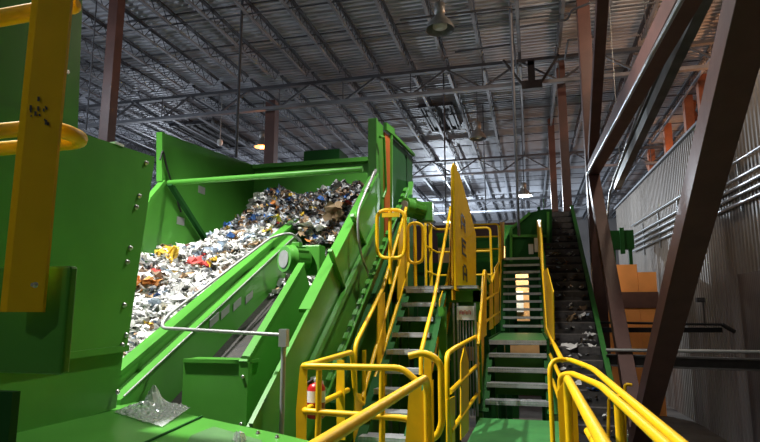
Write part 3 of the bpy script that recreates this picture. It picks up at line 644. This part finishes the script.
# clear plastic bag
PLAS = mat('clear plastic film', (.85,.88,.87), .12, var=.05, scale=6, bump=.6, bscale=9)
b = PLAS.node_tree.nodes['Principled BSDF']; b.inputs['Transmission Weight'].default_value = .35; b.inputs['IOR'].default_value = 1.4; b.inputs['Alpha'].default_value = .5
def film(name, corners, peak, ph, lab, n=30, amp=.008):
    m = MB(); c = [at(x, y, Z=Zd+.01) for x, y in corners]; pk = at(*peak, Z=Zd+.02); vs = []
    for j in range(n+1):
        for i in range(n+1):
            u, v = i/n, j/n; q = (c[0]*(1-u)+c[1]*u)*(1-v)+(c[3]*(1-u)+c[2]*u)*v
            dd = (q-pk).length; h = ph*math.exp(-(dd/.055)**1.2)+.03*math.exp(-(dd/.3)**2); e = min(u,1-u,v,1-v)*6
            q = q+Vector((random.gauss(0,amp*.4), random.gauss(0,amp*.4), h*min(1,e*2)+abs(random.gauss(0,amp))*min(1,.3+e))); vs.append(q)
    fs = [(j*(n+1)+i, j*(n+1)+i+1, (j+1)*(n+1)+i+1, (j+1)*(n+1)+i) for j in range(n) for i in range(n)]
    m.add(vs, fs); o = m.build(name, PLAS); sd = o.modifiers.new('sol', 'SOLIDIFY'); sd.thickness = .0015; return tag(o, lab, 'plastic bag')
film('plastic_bag', [(114,412),(150,399),(190,408),(162,427)], (153,409), .20, 'crumpled clear plastic bag with a pointed peak on the green machine cover')
film('plastic_bag', [(232,440),(238,437),(246,440),(240,446)], (238,441), .03, 'small scrap of clear plastic at the bottom edge on the green cover', 6, .008)

# ================================================================ WALKWAY, STAIRS
DECKZ = -1.42
DKM = mat('green floor paint', (.05,.23,.06), .42, var=.12, scale=3, bump=.1)
wk = thing('walkway', W(-.26, 5, DECKZ-.2), 'green painted steel walkway leading to the stairs', 'walkway')
MB().box((-.76, -1.5, EYE+DECKZ-.05), (.34, 8.45, EYE+DECKZ)).build('deck_plate', DKM, wk)
MB().box((-2.1, 4.5, EYE+DECKZ-.05), (-.77, 6.2, EYE+DECKZ)).build('deck_plate', DKM, wk)
for x in (-.74, .32): MB().box((x-.03, -1.5, EYE+DECKZ-.25), (x+.03, 8.45, EYE+DECKZ-.05)).build('side_beam', GREEN, wk)
for (x, y) in ((-.7, 1), (.3, 1), (-.7, 6.5), (.3, 6.5)): MB().box((x-.06, y-.06, 0), (x+.06, y+.06, EYE+DECKZ-.25)).build('support_leg', GREEN, wk)

def stair(name, xa, xb, steps, lab, str_m=GREEN, depth=.24, zbot=None):
    """steps: list of (y, z) of each tread's front edge, relative to the eye"""
    s_ = thing(name, W((xa+xb)/2, steps[0][0], steps[0][1]-.2), lab, 'stair')
    for (y, z) in steps:
        m = MB(); m.box((xa, y, EYE+z-.035), (xb, y+depth, EYE+z)); m.box((xa, y-.004, EYE+z-.055), (xb, y+.02, EYE+z+.004)); m.build('tread', TREAD, s_)
    (y0, z0), (y1, z1) = steps[0], steps[-1]; sy = (steps[1][0]-y0); sz = steps[1][1]-z0
    for x in (xa-.02, xb+.02):
        m = MB(); m.bar(W(x, y0-sy*.6+depth/2, z0-sz*.6-.03), W(x, y1+depth/2, z1-.03), .02, .14, (1,0,0)); m.build('stringer', str_m, s_)
    return s_
stair('middle_stair_lower', -.70, .20, [(8.7,-1.22),(9.03,-1.02),(9.36,-.83),(9.7,-.63)], 'lower flight of the middle stair with four galvanised treads', DGREEN, .27)
ld = thing('stair_landing', W(-.25, 12, -.7), 'green landing between the two flights of the middle stair', 'landing')
MB().box((-.72, 10.03, EYE-.48), (.22, 14.05, EYE-.43)).build('landing_plate', DKM, ld)
MB().box((-.72, 10.0, EYE-.5), (.22, 10.03, EYE-.425)).build('nosing', TREAD, ld)
for x in (-.73, .23): MB().box((x-.02, 10.0, EYE-.65), (x+.02, 14.0, EYE-.40)).build('side_beam', DGREEN, ld)
for (x, y) in ((-.7,10.3),(.2,10.3),(-.7,13.7),(.2,13.7)): MB().box((x-.05,y-.05,0),(x+.05,y+.05,EYE-.65)).build('support_leg', DGREEN, ld)
for nm, x, y in (('stair_gusset', -.28, 9.9),):
    m = MB(); m.box((-.72, 10.4, EYE-1.35), (.22, 10.46, EYE-.66)); tag(m.build('panel', GREEN), 'bright green plate seen between the lower treads of the middle stair', 'panel')
stair('middle_stair_upper', -.67, .24, [(14.02+.19*k, -.25+.1915*k) for k in range(10)], 'upper flight of the middle stair climbing from the landing', DGREEN, .17)
stair('left_stair', -1.80, -1.30, [(6.05+.305*k, -1.26+.203*k) for k in range(9)], 'narrow left stair with galvanised treads and yellow handrails', DGREEN, .26)

T = .025
def rail(path, mb=None, r=T, f=.1, closed=False): mb = mb or MB(); mb.tube(path, r, 10, f, closed); return mb
def gr(loc, lab, rails, posts, mats=YEL):
    g = thing('guard_rail', loc, lab, 'guard rail')
    for k, (nm, P, f, *rr) in enumerate(rails): rail(P, None, rr[0] if rr else T, f).build(nm, mats, g)
    for P in posts:
        if P[0] == 'flat': MB().plate(P[1], P[2]).build('post', mats, g)
        else: MB().tube(P[1], T*.95, 10).build('post', mats, g)
    return g
# walkway left rail (near, broad diagonal in the picture)
ZT = -.40
xl = -.67; 
gr(W(xl, 3, DECKZ), 'thick yellow walkway rail running toward the camera at lower centre',
   [('top_rail', [W(xl+.02,1.2,ZT), W(xl,3.72,ZT), W(xl,3.80,ZT-.06), W(xl,3.82,DECKZ)], .08), ('mid_rail', [W(xl+.02,1.2,ZT-.44), W(xl,3.78,ZT-.44)], 0)],
   [('flat', [W(xl-.05,3.84,DECKZ), W(xl-.05,3.86,ZT-.1), W(xl+.03,3.86,ZT-.02), W(xl+.03,3.84,DECKZ)], (0,.012,0))])
# hoop closing that rail toward the stair
hx = -.66; q = [at(u, v, Y=4.25) for u, v in ((409,356),(425,352),(441,362),(442,425),(436,438),(424,440))]
gr(W(-.66, 4.25, DECKZ), 'yellow hoop-ended rail at the foot of the left stair handrail',
   [('hoop', q, .1)], [('flat', [at(405,446,Y=4.3), at(409,388,Y=4.3), at(421,378,Y=4.3), at(423,446,Y=4.3)], (0,.012,0)), ('flat', [at(424,446,Y=4.5), at(424,352,Y=4.5), at(431,352,Y=4.5), at(433,446,Y=4.5)], (0,.03,0))])
# cage front
yc = 4.36
a_, b_ = at(302,366,Y=yc), at(402,368,Y=yc); c_ = at(420,384,Y=yc); 
lo_a, lo_b = at(303,411,Y=yc), at(402,418,Y=yc)
r1 = at(348,352,X=a_.x); 
gr(W(a_.x, yc, DECKZ), 'yellow guard rail bay around the fire extinguisher, facing the camera',
   [('top_rail', [at(355,372,X=a_.x+.05)+Vector((0,0,-.15)), at(352,352,X=a_.x+.05), a_+Vector((0,.25,0)), a_, b_, c_], .06), ('mid_rail', [at(348,390,X=a_.x)+Vector((0,0,0)), lo_a, lo_b, at(420,421,Y=yc)], .06)],
   [('tube', [at(319,370,Y=yc), Vector((at(319,370,Y=yc).x, yc, EYE+DECKZ))]), ('tube', [at(382,370,Y=yc), Vector((at(382,370,Y=yc).x, yc, EYE+DECKZ))]),
    ('flat', [Vector((a_.x-.03,yc+.03,EYE+DECKZ)), Vector((a_.x-.055,yc+.03,a_.z-.35)), Vector((a_.x-.03,yc+.03,a_.z)), Vector((a_.x+.03,yc+.03,a_.z)), Vector((a_.x+.035,yc+.03,EYE+DECKZ))], (0,.012,0)),
    ('flat', [at(337,440,Y=5.3), at(336,392,Y=5.3), at(337,360,Y=5.3), at(344,360,Y=5.3), at(345,440,Y=5.3)], (0,.012,0))])
# left stair: left handrail
xx = -1.87
gr(W(xx, 6.2, -1.4), 'yellow handrail on the left side of the narrow left stair',
   [('top_rail', [at(363,404,X=xx), at(355,398,X=xx), at(355,345,X=xx), at(383,288,X=xx), at(406,208,X=xx)], .12), ('end_loop', [at(363,404,X=xx), at(364,398,X=xx), at(364,350,X=xx)], .05),
    ('mid_rail', [at(362,398,X=xx), at(388,305,X=xx), at(407,232,X=xx)], .05), ('mid_rail', [at(375,378,X=xx), at(396,310,X=xx), at(409,262,X=xx)], .05)],
   [('flat', [at(376,390,X=xx), at(377,300,X=xx), at(384,292,X=xx), at(386,385,X=xx)], (.012,0,0)), ('flat', [at(397,300,X=xx), at(398,232,X=xx), at(406,208,X=xx), at(407,296,X=xx)], (.012,0,0)),
    ('flat', [at(353,442,X=xx), at(354,392,X=xx), at(361,394,X=xx), at(362,442,X=xx)], (.012,0,0))])
# left stair: right handrail
xx = -1.27
gr(W(xx, 7, -1.4), 'yellow handrail on the right side of the narrow left stair',
   [('top_rail', [at(421,375,X=xx), at(421,352,X=xx), at(434,300,X=xx), at(451,206,X=xx), at(456,232,X=xx+.02)], .08), ('mid_rail', [at(431,372,X=xx), at(444,302,X=xx), at(454,240,X=xx)], .05), ('mid_rail', [at(440,368,X=xx), at(451,300,X=xx), at(458,262,X=xx)], .05)],
   [('flat', [at(438,372,X=xx), at(439,300,X=xx), at(444,285,X=xx), at(446,372,X=xx)], (.012,0,0)), ('flat', [at(449,300,X=xx), at(450,208,X=xx), at(455,208,X=xx), at(458,300,X=xx)], (.012,0,0))])
# tall yellow warning plate
sp = thing('warning_plate', W(-1.2, 9.6, -.5), 'tall yellow warning plate with black letters beside the left stair handrail', 'sign')
xs_ = -1.05
m = MB(); m.plate([at(454,165,X=xs_), at(460,175,X=xs_), at(468,203,X=xs_), at(476,234,X=xs_), at(476,292,X=xs_), at(472,296,X=xs_), at(456,290,X=xs_)], (-.03,0,0)); wbd = m.build('board', MYEL, sp)
m = MB(); m.plate([at(452,168,X=xs_-.06), at(454,163,X=xs_-.06), at(457,166,X=xs_-.06), at(459,300,X=xs_-.06), at(453,300,X=xs_-.06)], (-.02,0,0)); m.build('edge_post', YEL, sp)
def glyph(rows, o, u, v, s_, mb, t):
    for j, r in enumerate(rows):
        for i, ch in enumerate(r):
            if ch == '#':
                q = o+u*(i*s_)+v*((len(rows)-1-j)*s_); mb.plate([q, q+u*s_, q+u*s_+v*s_, q+v*s_], t)
A5 = ['.###.', '#...#', '#...#', '#####', '#...#', '#...#']; L1 = ['#....', '#....', '#....', '#....', '#....', '#####']; E1 = ['#####', '#....', '####.', '#....', '#....', '#####']
for (px, py, G) in ((461, 228, A5), (462, 254, E1), (463, 280, A5)):
    q = at(px, py, X=xs_+.004); m = MB(); glyph(G, q, Vector((0,.13,0)), Vector((0,0,.045)), 1, m, (.003,0,0)); m.build('letter', TXT, wbd)

# hoops at the head of the left stair
m = [at(u, v, Y=7.5) for u, v in ((377,210),(405,210),(405,258),(377,258))]
g = thing('stair_gate', W(-1.9, 7.5, 0), 'yellow rounded hoop gate at the head of the left stair, left one', 'gate')
MB().tube(m, T, 10, .14, True).build('hoop', YEL, g); a_ = at(390,208,Y=7.5); b_ = at(391,284,Y=7.5); MB().tube([a_, Vector((a_.x, 7.5, b_.z))], T, 8).build('post', YEL, g)
q = at(391,215,Y=7.46); m_ = MB(); m_.box((q.x-.12,7.44,q.z-.03),(q.x+.12,7.48,q.z+.03)); m_.build('hinge_bar', YEL, g)
m = [at(u, v, Y=8.7) for u, v in ((408,223),(423,223),(423,263),(408,263))]
g = thing('stair_gate', W(-1.8, 8.7, 0), 'narrower yellow hoop gate behind the first at the left stair head', 'gate')
MB().tube(m, T, 10, .12, True).build('hoop', YEL, g); a_ = at(415,222,Y=8.7); b_ = at(416,286,Y=8.7); MB().tube([a_, Vector((a_.x, 8.7, b_.z))], T, 8).build('post', YEL, g)
# platform at the head of the left stair
pf = thing('upper_platform', W(-1.7, 10, .2), 'raised platform at the head of the left stair with a galvanised edge', 'platform')
zp = at(430,287,Y=8.6).z
MB().box((-1.85, 8.55, zp-.03), (-.75, 8.75, zp+.015)).build('edge_tread', TREAD, pf)
MB().box((-2.1, 8.75, zp-.05), (-.75, 12.8, zp)).build('deck_plate', DKM, pf)
for y in (8.9, 10.8, 12.7): MB().box((-2.1, y-.05, zp-.22), (-.75, y+.05, zp-.05)).build('cross_beam', GREEN, pf)
for (x, y) in ((-2.05, 12.6), (-.8, 12.6), (-.8, 8.9), (-2.05, 8.9)): MB().box((x-.05,y-.05,0),(x+.05,y+.05,zp-.05)).build('support_leg', GREEN, pf)
# guard rail on far side of platform
def run_rail(loc, lab, pts, zb_, zt, nposts_at, mids=(.5,), flat=True):
    g = thing('guard_rail', loc, lab, 'guard rail')
    P = [Vector((x, y, zt)) for x, y in pts]
    e0 = P[0]+Vector((0,0,-.5)); rail([P[0]+Vector((0,0,-(zt-zb_)))]+P+[P[-1]+Vector((0,0,-(zt-zb_)))], None, T, .1).build('top_rail', YEL, g)
    for f in mids: rail([p_+Vector((0,0,-(zt-zb_)*f)) for p_ in P], None, T*.9, 0).build('mid_rail', YEL, g)
    for (x, y) in nposts_at: MB().box((x-.035, y-.006, zb_), (x+.035, y+.006, zt)).build('post', YEL, g)
    return g
a_ = at(427,222,Y=11.5); b_ = at(452,230,Y=12.6)
run_rail(W(-1.5,12,0.3), 'yellow guard rail at the back of the raised platform, left of the warning plate', [(a_.x, 11.3), (a_.x+.02, 12.6), (-.8, 12.6)], zp, a_.z, [(a_.x, 11.9), (-1.2, 12.6)], (.35,.7))
# far catwalk between the two stairs (left of the middle stair top)
fc = thing('far_catwalk', W(-1.6, 16.5, 1), 'dark green far catwalk left of the middle stair top', 'catwalk')
zc_ = at(490,262,Y=15.8).z
MB().box((-3.2, 15.75, zc_-.25), (.3, 17.2, zc_)).build('deck', DGREEN, fc)
for (x,y) in ((-3.1,15.9),(-.8,15.9),(.22,17.0)): MB().box((x-.06,y-.06,0),(x+.06,y+.06,zc_-.25)).build('support_leg', DGREEN, fc)
zt = at(490,224,Y=15.8).z
run_rail(W(-1.6,15.8,1.4), 'yellow guard rail along the far catwalk left of the middle stair top', [(-2.1, 15.82), (-.78, 15.82)], zc_, zt, [(-1.5, 15.82)], (.33,.66))
# middle stair left handrail
xx = -.74
gr(W(xx, 12, -.5), 'yellow handrail up the left side of the middle stair upper flight',
   [('top_rail', [at(478,345,X=xx), at(484,270,X=xx), at(491,283,X=xx), at(499,262,X=xx), at(501,225,X=xx)], .12), ('mid_rail', [at(485,300,X=xx), at(498,292,X=xx), at(503,255,X=xx)], .06), ('mid_rail', [at(485,322,X=xx), at(499,312,X=xx)], .06)],
   [('flat', [at(480,340,X=xx), at(482,276,X=xx), at(486,272,X=xx), at(486,335,X=xx)], (.012,0,0)), ('flat', [at(489,330,X=xx), at(489,285,X=xx), at(492,282,X=xx), at(493,328,X=xx)], (.012,0,0)), ('flat', [at(500,320,X=xx), at(500,222,X=xx), at(504,222,X=xx), at(503,318,X=xx)], (.012,0,0)), ('flat', [at(494,326,X=xx), at(494,268,X=xx), at(498,262,X=xx), at(499,322,X=xx)], (.012,0,0))])
# left rail of lower walkway beside the middle stair
xx = -.79
gr(W(xx, 6.5, DECKZ), 'yellow guard rail between the walkway and the left stair, beside the deck shadow',
   [('top_rail', [at(450,442,X=xx), at(447,400,X=xx), at(447,354,X=xx), at(455,348,X=xx), at(480,334,X=xx), at(481,360,X=xx)], .1), ('mid_rail', [at(450,392,X=xx), at(480,362,X=xx)], 0), ('mid_rail', [at(451,431,X=xx), at(480,390,X=xx)], 0)],
   [('flat', [at(460,440,X=xx), at(460,362,X=xx), at(464,345,X=xx), at(468,362,X=xx), at(468,430,X=xx)], (.012,0,0)), ('flat', [at(446,446,X=xx), at(446,400,X=xx), at(454,396,X=xx), at(454,446,X=xx)], (.012,0,0)), ('flat', [at(477,405,X=xx), at(477,322,X=xx), at(483,320,X=xx), at(484,398,X=xx)], (.012,0,0))])
# middle stair right: panel and rails
xx = .26
gr(W(xx, 11, -1), 'yellow handrail and flat posts on the right side of the middle stair',
   [('top_rail', [at(541,228,X=xx), at(543,268,X=xx), at(547,328,X=xx), at(551,338,X=xx), at(562,360,X=xx)], .1), ('mid_rail', [at(548,350,X=xx), at(561,378,X=xx)], 0), ('mid_rail', [at(549,370,X=xx), at(560,400,X=xx)], 0), ('mid_rail', [at(541,250,X=xx), at(545,300,X=xx)], 0)],
   [('flat', [at(544,352,X=xx), at(543,272,X=xx), at(547,268,X=xx), at(553,292,X=xx), at(554,340,X=xx)], (.012,0,0)), ('flat', [at(537,268,X=xx), at(536,220,X=xx), at(541,220,X=xx), at(542,270,X=xx)], (.012,0,0))])
# near right rails
x1_, x2_, x3_ = .43, .38, .20
gr(W(x1_, 4, DECKZ), 'outer yellow walkway rail sweeping out of the picture at lower right',
   [('top_rail', [W(.12,5.0,DECKZ), W(.12,5.0,-.37), W(.28,5.15,-.37), W(x1_-.02,4.6,-.39), W(.45,1.2,-.41)], .22, .02), ('mid_rail', [W(.36,4.7,-.85), W(.44,1.2,-.85)], 0)],
   [('tube', [W(.40,3.2,DECKZ-.1), W(.40,3.2,-.4)])])
gr(W(x2_, 4, DECKZ), 'inner yellow rail beside the outer one at lower right',
   [('top_rail', [W(.17,4.35,DECKZ), W(.17,4.35,-.42), W(.25,4.25,-.40), W(.36,3.6,-.40), W(.41,1.2,-.41)], .14, .02)], [])
gr(W(x3_, 3, DECKZ), 'nearest thick yellow rail at bottom right with a flat post',
   [('top_rail', [W(.21,1.2,-.42), W(.2,3.95,-.40), W(.2,4.02,-.5), W(.2,4.02,DECKZ)], .06)], [('flat', [W(.14,4.1,DECKZ), W(.14,4.1,-.5), W(.2,4.1,-.42), W(.26,4.1,-.5), W(.26,4.1,DECKZ)], (0,.012,0))])
q = [at(u, v, Y=9) for u, v in ((610,442),(610,397),(626,397),(626,384),(632,384),(633,442))]
gr(W(1.1,9,-3), 'thin yellow guard rail low beside the cleated conveyor foot', [('top_rail', [at(625,446,Y=9.5), at(625,384,Y=9.5), at(632,385,Y=9.5)], .05), ('mid_rail', [at(608,446,Y=9.5), at(609,398,Y=9.5), at(625,398,Y=9.5)], .05)], [])
# white sign with red letters, on its post
ws = thing('notice_board', W(-1.0, 8.4, -.9), 'small white board with red lettering on grey uprights between the stairs', 'sign')
y_ = 8.4
m = MB(); a_, b_ = at(457,320,Y=y_), at(474,306,Y=y_); m.box((a_.x, y_, a_.z), (b_.x, y_+.02, b_.z)); nb = m.build('board', WHITE, ws)
for u in (453.5, 457.5, 475): q = at(u, 303, Y=y_+.05); MB().box((q.x-.012, y_+.03, EYE-1.4), (q.x+.012, y_+.05, q.z)).build('upright', GALV, ws)
m = MB(); s_ = (b_.x-a_.x)/26
for k in range(3):
    q = Vector((a_.x+s_*(4+k*6), y_-.003, a_.z+s_*8)); glyph(A5, q, Vector((s_,0,0)), Vector((0,0,s_)), 1, m, (0,-.002,0))
m.build('lettering', TXTR, nb)
m = MB()
for k in range(5): q = at(460+k*3, 321, Y=y_+.08); m.tube([q, (q.x, y_+.08, EYE-1.4)], .008, 6)
tag(m.build('cable_bundle', GREYP), 'bundle of grey vertical cables under the small white board', 'cable')

# fire extinguisher
q = at(316, 400, Y=4.62); fe = thing('fire_extinguisher', Vector((q.x, 4.62, EYE-1.28)), 'red fire extinguisher with white label hanging inside the yellow rail bay', 'fire extinguisher')
b0 = Vector((q.x, 4.62, at(316,418,Y=4.62).z)); h_ = at(316,382,Y=4.62).z-b0.z
fcy = MB().lathe(b0, (0,0,1), [(0,.062),(.01,.075),(h_*.85,.075),(h_*.95,.055),(h_,.024)], 20).build('cylinder', RED, fe)
MB().lathe(b0+Vector((0,0,h_*.45)), (0,0,1), [(0,.0765),(h_*.32,.0765)], 20, caps=False).build('label', WHITE, fcy)
m = MB(); m.lathe(b0+Vector((0,0,h_)), (0,0,1), [(0,.022),(.03,.022),(.035,.015)], 12); m.bar(b0+Vector((-.05,0,h_+.03)), b0+Vector((.05,0,h_+.05)), .02, .012); m.build('valve', GREYP, fe)
m = MB(); m.tube([b0+Vector((-.02,-.02,h_+.02)), b0+Vector((-.09,-.04,h_*.9)), b0+Vector((-.095,-.04,h_*.35)), b0+Vector((-.085,-.04,h_*.2))], .014, 8, .05); m.build('hose', BLACK, fe)
MB().box((q.x-.03, 4.69, b0.z), (q.x+.03, 4.72, b0.z+h_)).build('bracket', GALV, fe)

# ================================================================ CLEATED CONVEYOR (right of the middle stair)
cc = thing('cleated_conveyor', W(.95, 16, -4), 'long steep dark cleated conveyor with green side rails right of the stairs', 'conveyor')
XA, XC = .40, 1.45
B0, B1 = W(0, 8.5, -3.95+.3), W(0, 20.9, 3.62)
sl2 = (3.65+2.04)/(20.72-11.62); zc = lambda y: 3.65+(y-20.72)*sl2 - .28
ya, yb = 9.2, 20.8
m = MB(); m.plate([W(XA,ya,zc(ya)), W(XA,yb,zc(yb)), W(XC,yb,zc(yb)), W(XC,ya,zc(ya))], (0,0,-.05)); m.build('belt', BLACK, cc)
for x in (XA-.05, XC):
    m = MB(); m.plate([W(x,ya,zc(ya)-.3), W(x,yb,zc(yb)-.3), W(x,yb,zc(yb)+.28), W(x,ya,zc(ya)+.28)], (.05,0,0)); m.build('side_rail', DGREEN, cc)
    m = MB(); xx_ = x-.03; m.plate([W(xx_,ya,zc(ya)+.28), W(xx_,yb,zc(yb)+.28), W(xx_+.11,yb,zc(yb)+.28), W(xx_+.11,ya,zc(ya)+.28)], (0,0,.03)); m.build('rail_cap', mat('mid green paint', (.035,.2,.035), .35), cc)
k = 0; y = ya+.1
while y < yb-.1:
    m = MB(); m.plate([W(XA+.02,y,zc(y)), W(XC-.02,y,zc(y)), W(XC-.02,y-.02,zc(y)+.15), W(XA+.02,y-.02,zc(y)+.15)], (0,.07,.02)); m.build('cleat', CLEAT, cc); y += .42
m = MB(); m.lathe(W(XA-.1,yb,zc(yb)), (1,0,0), [(0,.1),(1.25,.1)], 18); m.build('head_drum', BLACK, cc)
m = MB(); m.bar(W(XA+.15,yb+.05,zc(yb)+.02), W(XA+.15,yb+.05,zc(yb)+.62), .03, .03); m.build('upright', GREEN, cc)
for y in (11, 15, 19.5):
    for x in (XA-.02, XC+.02): MB().box((x-.06, y-.06, 0), (x+.06, y+.06, zc(y)-.25+EYE)).build('support_leg', DGREEN, cc)
# scraps lying on its cleats
SPEC = [((570,395),.34,0,'plastic_bag','white plastic bag with blue print low on the cleated conveyor'), ((598,398),.34,6,'plastic_bag','blue and white bag beside the right rail low on the conveyor'), ((572,352),.4,0,'paper_sheet','white sheet at mid-height on the cleated conveyor'),
        ((592,340),.26,0,'paper_sheet','narrow white strip right of the white sheet on the conveyor'), ((590,352),.2,0,'cup','small white cup-like scrap on the conveyor'), ((570,325),.26,3,'cardboard_piece','tan scrap above the white sheet on the conveyor'),
        ((582,315),.25,4,'cardboard_piece','brown scrap near the right side, middle of the conveyor')]
def belt_at(px, py):
    r = (M @ Vector((px-380, 221-py, FPX))).normalized(); t = 6.0
    while t < 26:
        q = r*t
        if q.z < zc(q.y): return q
        t += .03
    return r*20
for (pp_, s_, mi, nm, lab) in SPEC:
    q = belt_at(*pp_); m = MB(); x = min(max(q.x, XA+.2), XC-.2); scrap(m, W(x, q.y, zc(q.y)+.14), s_, mi, .3, 4); m.mi = [0]*len(m.mi); tag(m.build(nm, SM[mi]), lab, 'scrap')
m = MB()
for k in range(190):
    y = random.uniform(ya+1.5, yb-.4); y = ya+.1+round((y-ya-.1)/.42)*.42-.1+random.gauss(0,.04); x = random.uniform(XA+.1, XC-.1)
    scrap(m, W(x, y, zc(y)+random.uniform(.04,.14)), random.uniform(.05,.14), random.choices(range(10), [14,30,4,12,16,24,1,1,1,1])[0], .5, 2)
tag(m.build('conveyor_scraps', SM), 'small dirty scraps caught on the cleats of the steep conveyor', 'waste', kind='stuff')

# ================================================================ FAR CENTRE
# green hopper at the top of the middle stair
fh = thing('far_hopper', W(-.1, 19, 0), 'dark green hopper housing behind the top of the middle stair', 'machine housing')
P = [(505,262),(505,240),(512,228),(529,213),(545,209),(552,209),(552,262)]
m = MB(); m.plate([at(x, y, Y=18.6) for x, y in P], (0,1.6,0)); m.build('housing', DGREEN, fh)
m = MB()
for (u0_, v0_, u1_, v1_) in ((511,228,511,262),(511,236,548,236),(548,212,548,262),(512,228,530,213)): m.bar(at(u0_,v0_,Y=18.57), at(u1_,v1_,Y=18.57), .08, .08, (0,1,0))
m.build('frame', GREEN, fh)
for (u, v, du, dv) in ((531,249,2.2,5),(537,245,2.4,7),(543,254,1.6,4)):
    a_, b_ = at(u-du,v+dv,Y=18.55), at(u+du,v-dv,Y=18.55); MB().box((a_.x,18.53,a_.z),(b_.x,18.58,b_.z)).build('notice_sticker', WHITE, fh)
q0, q1 = at(508,262,Y=19), at(552,330,Y=19)
for (u, v) in ((506,300),(551,300)): q = at(u, v, Y=19.4); MB().box((q.x-.08,19.3,0),(q.x+.08,19.5,at(505,262,Y=18.6).z)).build('support_leg', DGREEN, fh)
# screen of green frames with openings, plywood beyond
sc = thing('steel_gantry', W(-1.5, 20.5, 0), 'dark green machine frame with openings behind the stairs', 'frame')
def rect(u0_, v0_, u1_, v1_, Y, m_, nm, par, th=.1):
    a_, b_ = at(u0_, v1_, Y=Y), at(u1_, v0_, Y=Y); return MB().box((a_.x, Y, a_.z), (b_.x, Y+th, b_.z)).build(nm, m_, par)
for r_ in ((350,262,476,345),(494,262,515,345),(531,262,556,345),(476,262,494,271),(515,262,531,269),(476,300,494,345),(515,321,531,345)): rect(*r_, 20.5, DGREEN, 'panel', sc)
pw_ = thing('plywood_wall', W(-1.2, 23.5, 0), 'pale lit plywood wall glimpsed through openings behind the stairs', 'wall panel')
rect(440,245,545,360, 23.5, PLY, 'board', pw_, .08); 
q0 = at(515,312,Y=23.4); q1 = at(523,291,Y=23.4); MB().box((q0.x,23.38,q0.z),(q1.x,23.46,q1.z)).build('white_sheet', WHITE, pw_)
highbay(W(-.1, 22.2, 2.5), True, 'hidden fill lamp added over the plywood wall behind the hopper', .25, lightpow=420, lcol=(1,.9,.75))  # hidden lamp added to light the plywood behind the openings
# maroon cladding and green boxes on far left-centre
mc = thing('maroon_cladding', W(-5, 27, 0), 'dark maroon clad wall far behind the platform rails', 'wall panel')
rect(330,221,552,394, 30.5, MAROON, 'sheet', mc, .1)
for i, (r_, Y, lab) in enumerate((((438,232,470,262), 26, 'dark green machine box left of the warning plate, far back'), ((476,236,500,262), 22, 'yellow-stained green machine box behind the far catwalk rail'), ((500,225,512,262), 24, 'narrow green cabinet beside the far hopper'))):
    a_, b_ = at(r_[0], r_[3], Y=Y), at(r_[2], r_[1], Y=Y); m = MB(); m.box((a_.x, Y, 0), (b_.x, Y+.8, b_.z)); m.box((a_.x-.05, Y-.05, b_.z-.12), (b_.x+.05, Y+.85, b_.z)); m.box((a_.x+.1, Y-.03, a_.z+.2), (b_.x-.1, Y, b_.z-.25))
    tag(m.build('machine_box', [DGREEN]), lab, 'machine housing')
